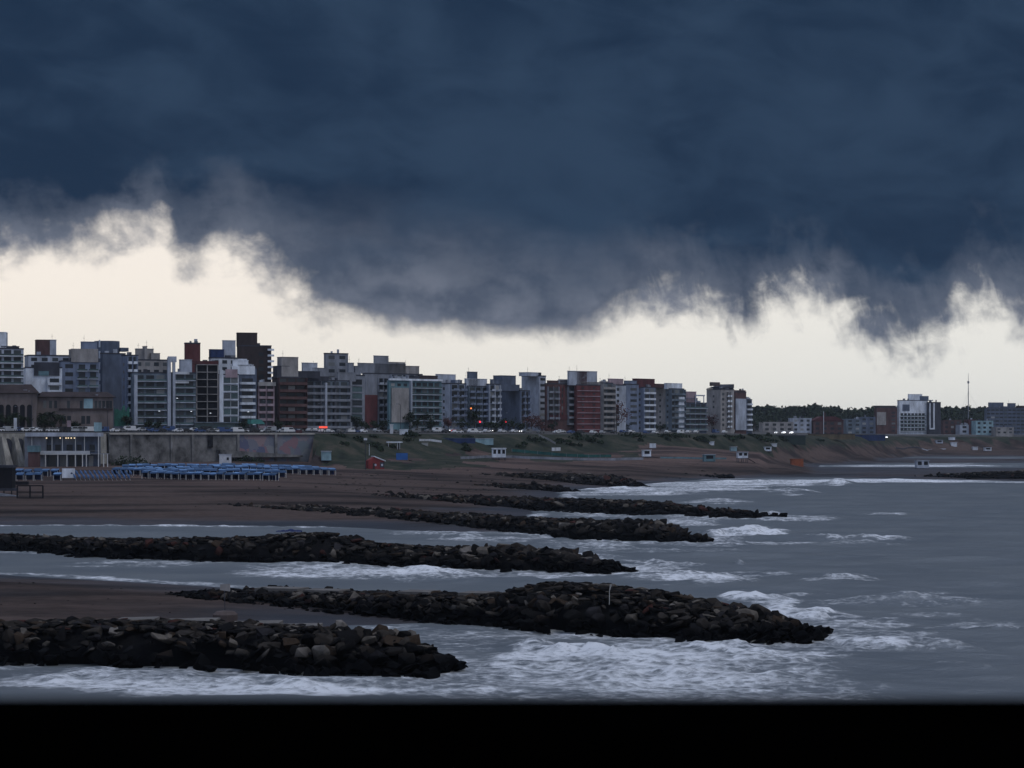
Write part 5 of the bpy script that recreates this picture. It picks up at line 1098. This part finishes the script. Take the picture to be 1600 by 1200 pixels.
# ------------------------------------------------------------------ trees
LEAF = mat('leaf', (.030, .042, .024), .95, .5, .6, 1, .05); LEAFP = mat('leaf_rust', (.12, .06, .055), .95, .4, .6, 1, .05); TRUNK = mat('bark', (.06, .045, .035), .95, .4, 1.5)
def leafquad(m, c, e, r):
    n_ = Vector((r.gauss(0, 1), r.gauss(0, 1), r.gauss(.5, 1))).normalized(); t = n_.orthogonal().normalized(); t = Matrix.Rotation(r.uniform(0, 6.28), 3, n_) @ t; b = n_.cross(t)
    m.quad(*[tuple(c + t * e * u_ + b * e * v_) for u_, v_ in ((-1, -.6), (1, -.7), (.8, .7), (-.9, .8))])
def tree(px, s, label, h, rad, leaf=LEAF, n=420, group=None):
    x, y, z, _h = street(px, s); o = empty('street_tree', (x, y, z), 0, label, 'tree', group); r = random.Random(int(px * 3)); th = h - rad * 1.3
    MB().tube([(0, 0, -.3), (.1, 0, th * .5), (.2, .1, th + rad * .5)], [.28, .22, .1], 6).build('trunk', TRUNK, o)
    b = MB()
    for i in range(4): a = i * 1.6; b.tube([(.1, 0, th * .75), (rad * .55 * math.cos(a), rad * .55 * math.sin(a), th + rad * (.4 + .15 * i))], [.12, .04], 5)
    b.build('limb', TRUNK, o)
    m = MB(); cl = [Vector((r.gauss(0, .5) * rad, r.gauss(0, .5) * rad, th + rad * (.55 + r.gauss(0, .33)))) for _ in range(13)]
    for i in range(n):
        c = r.choice(cl); leafquad(m, c + Vector((r.gauss(0, 1), r.gauss(0, 1), r.gauss(0, .8))) * rad * .24, r.uniform(.16, .36), r)
    m.build('crown', leaf, o)
tree(198, 19.8, 'small dark tree under the green netting', 5.5, 2.0); tree(543, 20, 'dark rounded tree before the long grey concrete block', 7, 2.6); tree(556, 17, 'second dark tree, next to the brick red wall panel', 6, 2.3)
tree(640, 20, 'dark tree before the green glass balconies', 8, 2.6); tree(661, 20, 'tall dark tree beside the pale blue strip block', 9, 3.0); tree(741, 23, 'broad black tree behind the bright red traffic light', 9.5, 4.0, LEAF, 700); tree(700, 20, 'reddish low tree before the pale blue strip block', 6, 2.6, LEAFP)
tree(830, 18, 'pinkish spreading tree below the white slab tower', 9, 4.2, LEAFP, 600); tree(846, 12, 'second pinkish tree, lower on the slope by the handrail', 6, 3.0, LEAFP); tree(963, 18.5, 'rust coloured tree before the block with the square roof tower', 14, 5, mat('leaf_rusty', (.11, .035, .025), .95, .4, .6, 1, .05), 800); tree(1112, 20, 'dark red tree against the beige gable tower', 9, 3.5, mat('leaf_red', (.07, .025, .025), .95, .4, .6, 1, .05))
tree(1178, 19, 'dark tree at the end of the row of blocks', 9, 4); tree(786, 20.5, 'dark tree next to the dim red traffic light', 6.5, 2.8)
tree(8, 19.5, 'black tree at the edge of the picture before the tall roofed villa', 5.5, 2.6, LEAF, 520); tree(48, 19.5, 'black tree between the two villas', 5.2, 2.4, LEAF, 520); tree(72, 19.3, 'spreading dark tree among the palms before the tan villa', 5.0, 2.8, LEAF, 560); tree(118, 19.5, 'dark bushy tree before the middle of the tan villa', 3.6, 1.9, LEAF, 400)
for i, (px, s, h_, rd) in enumerate(((571, 19.5, 4.5, 2.2), (585, 20, 5, 2.3), (598, 19, 4, 2.2), (652, 19.5, 5.5, 2.4), (672, 19, 5, 2.5), (722, 19.5, 5.5, 2.4), (763, 20, 5, 2.3), (775, 19.5, 4.5, 2.2), (802, 20, 5.5, 2.6), (815, 19, 4.5, 2.4), (862, 19.5, 4.5, 2.2), (946, 20, 5, 2.2), (978, 19.5, 4.5, 2.1), (1031, 20, 4.5, 2.2), (1068, 19.5, 4.5, 2.2), (1140, 20, 4.5, 2.2), (232, 20, 3.6, 1.6), (246, 20, 3.4, 1.5), (377, 20, 4, 1.8), (437, 20, 4, 1.8), (452, 20, 4.2, 1.9), (525, 20, 4, 1.9))):
    tree(px, s, 'low dark street tree between the road and the blocks', h_, rd, LEAF, 260, 'low street trees along the seafront blocks')
def palm(px, s, h, label):
    x, y, z, _h = street(px, s); o = empty('palm_tree', (x, y, z), 0, label, 'palm', 'palms before the villas'); r = random.Random(px)
    MB().tube([(0, 0, -.3), (.1, 0, h * .5), (0, 0, h)], [.4, .3, .28], 7).build('trunk', TRUNK, o)
    m = MB()
    for i in range(46):
        a = r.uniform(0, 6.28); el = r.uniform(-.5, 1.2); L_ = r.uniform(2.8, 4.0); d_ = Vector((math.cos(a), math.sin(a), 0)); p = Vector((0, 0, h)); prev = None; sd = Vector((-math.sin(a), math.cos(a), 0))
        for k in range(5):
            t = k / 4; c = p + d_ * L_ * t * math.cos(el * .7) + Vector((0, 0, L_ * (math.sin(el) * t - .75 * t * t))); wd = .32 * (1 - t) + .05
            cur = (tuple(c - sd * wd - Vector((0, 0, wd * .6))), tuple(c), tuple(c + sd * wd - Vector((0, 0, wd * .6))))
            if prev: m.quad(prev[0], prev[1], cur[1], cur[0]); m.quad(prev[1], prev[2], cur[2], cur[1])
            prev = cur
    m.build('crown', mat('palm_leaf', (.022, .032, .018), .9, .4, .8, 1, .08), o)
for px, h, lb in ((22, 5.5, 'dark palm before the arches of the tall roofed villa'), (38, 4.5, 'shorter palm next to the narrow white sign'), (66, 5.5, 'wide dark palm at the near corner of the tan villa'), (80, 6, 'tallest dark palm, in the middle before the tan villa'), (95, 5, 'low palm beside the small pink sign')): palm(px, 18.8, h, lb)
# far wood
m = MB(); r = random.Random(12); sk = [(1170, 634), (1200, 632), (1230, 635), (1262, 632), (1275, 630), (1300, 639), (1345, 641), (1362, 637), (1372, 640), (1400, 640), (1470, 645), (1500, 647), (1540, 648), (1640, 648), (1700, 650)]
for i in range(560):
    px = r.uniform(1120, 1690); d = r.uniform(1980, 2330); x = X(px, d); top = np.interp(px, *zip(*sk)) + r.choice((0, 0, 1, 2, 4, 7)) + r.random() * 2
    zt = Z(top, d); R_ = r.uniform(6, 10); g = float(16 + 24 * ss1(1950, 2350, d))
    zt = max(zt, g + 5) if d > 2200 else min(zt, g + r.uniform(9, 17))
    m.tube([(x, d, g - 2), (x, d, zt - R_ * .5)], [.5, .3], 4)
    for k in range(44):
        v_ = Vector((r.gauss(0, 1), r.gauss(0, 1), r.gauss(0, 1))).normalized() * r.random() ** .4
        leafquad(m, Vector((x, d, zt - R_ * .55)) + Vector((v_.x * R_, v_.y * R_, v_.z * R_ * .58)), r.uniform(.8, 1.9), r)
o = m.build('far_wood', LEAF); tag(o, 'dark wood on the low hill behind the far shore', 'wood', kind='stuff')
# radio mast
d = 2050; x = X(1513, d); z = 17; o = empty('radio_mast', (x, d, z), 0, 'thin radio mast with a small dish ring, rising alone over the far shore', 'mast'); h = Z(583, d) - z
MB().tube([(0, 0, 0), (0, 0, h * .7), (0, 0, h)], [.55, .34, .12], 6).build('pole', wm('grey'), o); m = MB(); m.tube([(0, 0, h * .83), (0, 0, h * .83 + 2)], .9, 8); m.build('antenna_ring', wm('grey'), o)
for a in (0, 2.1, 4.2): MB().tube([(math.cos(a) * 22, math.sin(a) * 22, 0), (0, 0, h * .7)], .05, 4).build('guy_wire', wm('grey'), o)
# flag on the red roofed house
d = 1565; o = empty('flag_staff', (X(1287, d), d, 15), 0, 'short pale staff on the roof of the dark red house', 'staff'); MB().tube([(0, 0, 0), (0, 0, Z(643, d) - 15)], .22, 5).build('pole', wm('offwhite'), o); MB().box(-.15, 1.2, -.1, .1, Z(650, d) - 15, Z(645, d) - 15).build('flag', wm('dred'), o)
# lamps on the kiosks
for px, py, lb in ((1225, 675.5, 'lit white lamp over the dark green kiosk'), (1237, 675.5, 'second lit lamp over the dark green kiosk, the brightest'), (1385, 683, 'small lit lamp at the end of the long dark shed')):
    gx_, gy_, gz_ = ground(px, 693); o = empty('flood_lamp', (gx_, gy_ - 1, gz_), 0, lb, 'lamp'); zz = Z(py, gy_ - 1) - gz_; MB().tube([(0, 0, 0), (0, 0, zz)], .08, 5).build('pole', wm('dark'), o); MB().box(-.75, .75, -.2, .2, zz - .28, zz + .28).build('lamp_head', glow('flood', (.95, .97, 1), 2.2), o)
# scrub on the slope
rs = random.Random(77); k = 0
for i in range(46):
    px = rs.uniform(520, 1290); py = rs.uniform(680, 700 if px < 1000 else 690)
    bush('low dark scrub tuft on the grassy slope between the road and the sand', px, py, rs.uniform(9, 24), rs.uniform(3.5, 6), 2.2, 90, rs.uniform(.7, 1.3), 'scrub tufts on the grassy slope')
# loose stones and wrack on the sand
m = MB(); rs = random.Random(5)
def stones(n, x0, x1, y0, y1, big):
    for i in range(n):
        px, d = rs.uniform(x0, x1), rs.uniform(y0, y1); x = X(px, d)
        if not -138 < x < 250: continue
        z = landq(x, d)
        if z < .5: continue
        e = big * rs.choice((.25, .35, .5, .8, 1.2)); v, f = RV[rs.randrange(14)]; a = rs.uniform(0, 6.28); n0 = len(m.v); c, s_ = math.cos(a), math.sin(a)
        m.v += [(x + (p[0] * c - p[1] * s_) * e, d + (p[0] * s_ + p[1] * c) * e, z + p[2] * e * .8) for p in v]; m.f += [tuple(int(q) + n0 for q in t) for t in f]
stones(120, 380, 760, 560, 800, 1.0); stones(90, 520, 900, 640, 800, 1.3); stones(40, -40, 520, 460, 680, .6); stones(60, 0, 620, 200, 262, .35); stones(60, 640, 1000, 780, 900, 1.4); stones(40, 1000, 1150, 850, 980, 1.3)
me = m.mesh('scattered_stones', ROCK_A); attr(me, 'rnd', rng.random(len(m.v))); tag(link('scattered_stones', me), 'loose stones scattered over the sand between the groynes', 'stones', kind='stuff')
# ------------------------------------------------------------------ on the groynes
def on(px, py, z): d = D0(py, z); return (X(px, d), d, z)
x, y, z = on(352, 962, 1.3); s = y / F; o = empty('rock_marker', (x, y, z), 0, 'thin marker post with a small pale sign, set in a flat round stone', 'marker post')
MB().tube([(0, 0, -.6), (-.05, 0, 22 * s), (-.1, 0, 41 * s)], .035, 6).build('post', wm('dark'), o); MB().hexa([(-.5, -.03, 40 * s), (.35, -.03, 38 * s), (.45, .03, 38 * s), (-.45, .03, 40 * s), (-.45, -.03, 49 * s), (.4, -.03, 50 * s), (.45, .03, 50 * s), (-.4, .03, 49 * s)]).build('sign', wm('beige'), o)
m = MB(); m.tube([(0, 0, -.7), (0, 0, .12), (0, 0, .4), (0, 0, .48)], [1.1, 1.15, .85, .3], 12); m.build('foot_stone', wm('brown'), o)
x, y, z = on(952, 936, 3.2); s = y / F; o = empty('pale_post', (x, y, z), .2, 'thin forked pale post standing on the crest of the second groyne', 'post'); MB().tube([(0, 0, -.5), (.02, 0, 12 * s), (.1, 0, 23 * s)], .035, 6).build('post', wm('cream'), o); MB().tube([(.03, 0, 13 * s), (.25, 0, 24 * s)], .025, 5).build('branch', wm('cream'), o)
x, y, z = on(452, 832, 3.25); o = empty('blue_tarp', (x, y, z), 0, 'crumpled dark blue tarp lying on the third groyne', 'tarp'); r = random.Random(9); V = []; Q = []
for j in range(7):
    for i in range(12): V.append((-1.9 + i * .34, -1 + j * .32, .28 * math.sin(math.pi * i / 11) * math.sin(math.pi * j / 6) + .3 * r.random()))
for j in range(6):
    for i in range(11): a = j * 12 + i; Q.append((a, a + 1, a + 13, a + 12))
MBfrom('sheet', V, Q, mat('tarp_blue', (.012, .025, .10), .7, .3, 1.0), o); m = MB(); m.tube([(-1.9, -1, .1), (-1.2, -1.15, .12), (1.8, -1.0, .1)], .05, 5); m.build('rope', wm('grey'), o)
# flat concrete slabs on the crest of the second groyne
SL = mat('slab_stone', (.17, .155, .14), .9, .4, .8)
for px, py, z, L_, W_ in ((440, 914, 1.5, 5.5, 2.0), (510, 917, 1.6, 4.5, 2.0), (655, 919, 2.4, 3.6, 2.2), (745, 921, 2.5, 3.0, 2.0)):
    d = float(np.interp(px, [400, 800], [240, 219])); x, y, z = X(px, d), d, Z(py + 4, d); bx, by, bz = GR[1]['base']; o = MB().box(-L_ / 2, L_ / 2, -W_ / 2, W_ / 2, -.35, 0).build('slab', SL, GR[1]['root'], (x - bx, y - by, z)); o.rotation_euler = (.03, -.02, -.55)
for px, py, z, L_, W_ in ((215, 966, 2.9, 3.2, 1.8), (300, 968, 2.9, 4.2, 2.0), (400, 972, 2.9, 4.0, 1.9), (470, 976, 2.8, 3.2, 1.7)):
    x, y, z = on(px, py, z); bx, by, bz = GR[0]['base']; o = MB().box(-L_ / 2, L_ / 2, -W_ / 2, W_ / 2, -.35, 0).build('slab', SL, GR[0]['root'], (x - bx, y - by, z)); o.rotation_euler = (.05, -.03, -.12)
# ------------------------------------------------------------------ the terrace the picture is taken from
tb = empty('lookout_terrace', (0, 0, 16.62), 0, 'black painted ledge of the lookout terrace, out of focus along the bottom', 'terrace')
LEDGE = mat('black_paint', (.0006, .0006, .0006), 1, .4, 3.0, 1, 0)
zl = 18 - (1091 - HY) / F * 1.82
MB().box(-7, 7, 1.5, 1.78, -.02, zl - 16.62 - .06).build('parapet', LEDGE, tb)
MB().box(-7, 7, 1.46, 1.82, zl - 16.62 - .06, zl - 16.62).build('coping', LEDGE, tb)
MB().box(-7, 7, -6, 1.9, -.4, -.02).build('floor_slab', mat('terrace_stone', (.12, .11, .1), .9, .3, 1.0), tb)
MB().box(-6.6, 6.6, -5.7, 1.6, -18.5, -.4).build('wall', mat('terrace_wall', (.15, .14, .13), .9, .3, .5), tb)

# ------------------------------------------------------------------ sky
w = bpy.data.worlds.new('World'); S.world = w; w.use_nodes = True
N, L = w.node_tree.nodes, w.node_tree.links; N.clear()
SUN_EL, SUN_AZ = R(58), R(120)      # azimuth from the view direction, towards the sea and behind the viewer
def M_(op, *a, clamp=False):
    q = N.new('ShaderNodeMath'); q.operation = op; q.use_clamp = clamp
    for i, s in enumerate(a):
        if isinstance(s, (int, float)): q.inputs[i].default_value = s
        else: L.new(s, q.inputs[i])
    return q.outputs[0]
def SM(x, a, b, lo=0.0, hi=1.0, smooth=True):
    q = N.new('ShaderNodeMapRange'); q.interpolation_type = 'SMOOTHSTEP' if smooth else 'LINEAR'
    q.inputs[1].default_value = a; q.inputs[2].default_value = b; q.inputs[3].default_value = lo; q.inputs[4].default_value = hi
    L.new(x, q.inputs[0]); return q.outputs[0]
def MIX(f, a, b):
    q = N.new('ShaderNodeMix'); q.data_type = 'RGBA'
    for i, s in ((0, f), (6, a), (7, b)):
        if isinstance(s, tuple): q.inputs[i].default_value = (*s, 1)
        elif isinstance(s, (int, float)): q.inputs[i].default_value = s
        else: L.new(s, q.inputs[i])
    return q.outputs[2]
tc = N.new('ShaderNodeTexCoord'); sp = N.new('ShaderNodeSeparateXYZ'); L.new(tc.outputs['Generated'], sp.inputs[0])
dx, dy, dz = sp.outputs
hyp = M_('SQRT', M_('ADD', M_('MULTIPLY', dx, dx), M_('MULTIPLY', dy, dy)))
az = M_('ARCTAN2', dx, dy); v = M_('DIVIDE', dz, M_('MAXIMUM', hyp, .001))
u = M_('MULTIPLY_ADD', az, F / 1600, .5); vn = M_('MULTIPLY', v, 9.0)       # vn 1 = 400 picture rows above the horizon
uc = M_('MAXIMUM', M_('MINIMUM', u, 1.0), 0.0)
def CURVE(pts):
    """value along the picture's width (0..1600), smooth"""
    fc = N.new('ShaderNodeFloatCurve'); L.new(uc, fc.inputs['Value']); cv = fc.mapping.curves[0]
    for i, (px, q) in enumerate(pts):
        if i < 2: cv.points[i].location = (px / 1600, q)
        else: cv.points.new(px / 1600, q)
    fc.mapping.update(); return fc.outputs[0]
edge = CURVE([(px, (676 - py - (10 if px < 500 else 14 if px < 900 else 24)) / 400) for px, py in ((0, 395), (60, 392), (130, 386), (200, 364), (250, 358), (285, 405), (315, 400), (345, 385), (400, 402), (440, 446), (480, 470), (540, 486), (600, 494), (680, 500), (760, 508), (850, 510), (910, 500), (950, 478), (1000, 462),
        (1050, 452), (1110, 465), (1160, 488), (1200, 458), (1270, 446), (1330, 500), (1400, 525), (1460, 520), (1490, 470), (1540, 470), (1600, 505))])
amp = CURVE([(0, .46), (200, .46), (420, .5), (520, .3), (650, .16), (850, .15), (930, .26), (1050, .36), (1200, .42), (1330, .46), (1600, .46)])
vir = CURVE([(0, .1), (400, .1), (520, .06), (900, .06), (1000, .14), (1150, .2), (1600, .24)])
thick = CURVE([(0, .32), (200, .28), (300, .36), (450, .5), (650, .58), (850, .5), (1000, .4), (1200, .34), (1600, .4)])
def NZ(sa, sv, det=8, ro=.6, off=0.0, dist=0.0, shear=0.0):
    cb = N.new('ShaderNodeCombineXYZ'); L.new(M_('MULTIPLY_ADD', v, shear, M_('MULTIPLY', az, sa)), cb.inputs[0]); L.new(M_('MULTIPLY_ADD', v, sv, off), cb.inputs[1]); cb.inputs[2].default_value = off
    n = N.new('ShaderNodeTexNoise'); n.inputs['Scale'].default_value = 1; n.inputs['Detail'].default_value = det; n.inputs['Roughness'].default_value = ro; n.inputs['Distortion'].default_value = dist
    L.new(cb.outputs[0], n.inputs['Vector']); return n.outputs[0]
nA = NZ(50, 62, 9, .56, 3.1, .15); nB = NZ(120, 62, 7, .6, 7.7, .6, 25); nC = NZ(10, 19, 6, .52, 1.3, .5); nD = NZ(22, 40, 6, .55, 11.0); nF = NZ(190, 210, 6, .6, 5.0)
dl = M_('SUBTRACT', vn, edge)
dl = M_('ADD', dl, M_('MULTIPLY', M_('SUBTRACT', nA, .5), amp))
dl = M_('ADD', dl, M_('MULTIPLY', M_('SUBTRACT', nB, .5), vir))
dl = M_('ADD', dl, M_('MULTIPLY', M_('SUBTRACT', nF, .5), M_('MULTIPLY', amp, .10)))
hw_ = M_('MULTIPLY_ADD', amp, .20, .02)
dens = SM(M_('DIVIDE', dl, hw_), -.95, 1.15)
body = SM(M_('DIVIDE', M_('ADD', dl, M_('MULTIPLY', M_('SUBTRACT', nD, .5), .34)), thick), 0.0, 1.0)
nG = NZ(24, 44, 6, .55, 17.0, .8, 10)
navy = MIX(SM(M_('ADD', M_('MULTIPLY', nC, .62), M_('MULTIPLY', nG, .38)), .36, .64), (.0135, .0305, .0650), (.0270, .0525, .0985))
lower = MIX(SM(nA, .32, .68), (.075, .096, .142), (.165, .187, .242))
cloud = MIX(body, lower, navy)
sky = N.new('ShaderNodeTexSky'); sky.sky_type = 'NISHITA'; sky.sun_disc = False; sky.sun_elevation = SUN_EL; sky.sun_rotation = SUN_AZ
skyv = N.new('ShaderNodeVectorMath'); skyv.operation = 'SCALE'; L.new(sky.outputs[0], skyv.inputs[0]); skyv.inputs['Scale'].default_value = .08
veil = MIX(SM(v, .01, .07), (.88, .84, .77), (1.0, .91, .82))
veil = MIX(SM(u, 0, 1), veil, MIX(SM(v, .01, .08), (.83, .83, .80), (.92, .88, .82)))
gap = MIX(.1, veil, skyv.outputs[0])
front = MIX(dens, gap, cloud)
# overhead and behind the viewer the overcast is thinner and lets the daylight down
thin = MIX(.15, (.40, .49, .71), skyv.outputs[0])
lift = M_('MAXIMUM', SM(dz, .30, .85), M_('MULTIPLY', SM(M_('MULTIPLY', dy, -1.0), -.15, .7), SM(dz, -.05, .5, .2, 1.0)))
col = MIX(lift, front, thin)
bg = N.new('ShaderNodeBackground'); L.new(col, bg.inputs[0]); bg.inputs[1].default_value = 1.0
out = N.new('ShaderNodeOutputWorld'); L.new(bg.outputs[0], out.inputs[0])

sl = bpy.data.lights.new('sun', 'SUN'); sl.energy = .65; sl.angle = R(25); sl.color = (1, .97, .93)
so = bpy.data.objects.new('sun', sl); COL.objects.link(so)
dirv = Vector((math.sin(SUN_AZ) * math.cos(SUN_EL), math.cos(SUN_AZ) * math.cos(SUN_EL), math.sin(SUN_EL)))
so.rotation_euler = dirv.to_track_quat('Z', 'Y').to_euler(); so.location = (60, -40, 120)

# ------------------------------------------------------------------ the sea air
hz = bpy.data.materials.new('haze'); hz.use_nodes = True
hn = hz.node_tree.nodes; hn.clear(); ho = hn.new('ShaderNodeOutputMaterial'); pv = hn.new('ShaderNodeVolumePrincipled')
pv.inputs['Color'].default_value = (.8, .87, .96, 1); pv.inputs['Density'].default_value = HAZE; pv.inputs['Anisotropy'].default_value = .2
hz.node_tree.links.new(pv.outputs[0], ho.inputs['Volume'])
if HAZE > 0: tag(MB().box(-9500, 9500, -900, 9500, -9, 72).build('haze', hz), kind='stuff')

# ------------------------------------------------------------------ camera and render settings
cam = bpy.data.cameras.new('camera'); co = bpy.data.objects.new('camera', cam); COL.objects.link(co)
co.location = (0, 0, 18); co.rotation_euler = (R(90), 0, 0)
cam.sensor_width = 36; cam.lens = 81; cam.shift_y = 76 / 1600; cam.clip_start = .1; cam.clip_end = 20000
cam.dof.use_dof = True; cam.dof.focus_distance = 600; cam.dof.aperture_fstop = 6.5
S.camera = co
vs = S.view_settings; vs.view_transform = 'Standard'; vs.look = 'None'; vs.exposure = 0; vs.gamma = 1; vs.use_curve_mapping = False
S.cycles.use_denoising = True
S.cycles.max_bounces = 6; S.cycles.diffuse_bounces = 3; S.cycles.volume_bounces = 1; S.cycles.transparent_max_bounces = 8
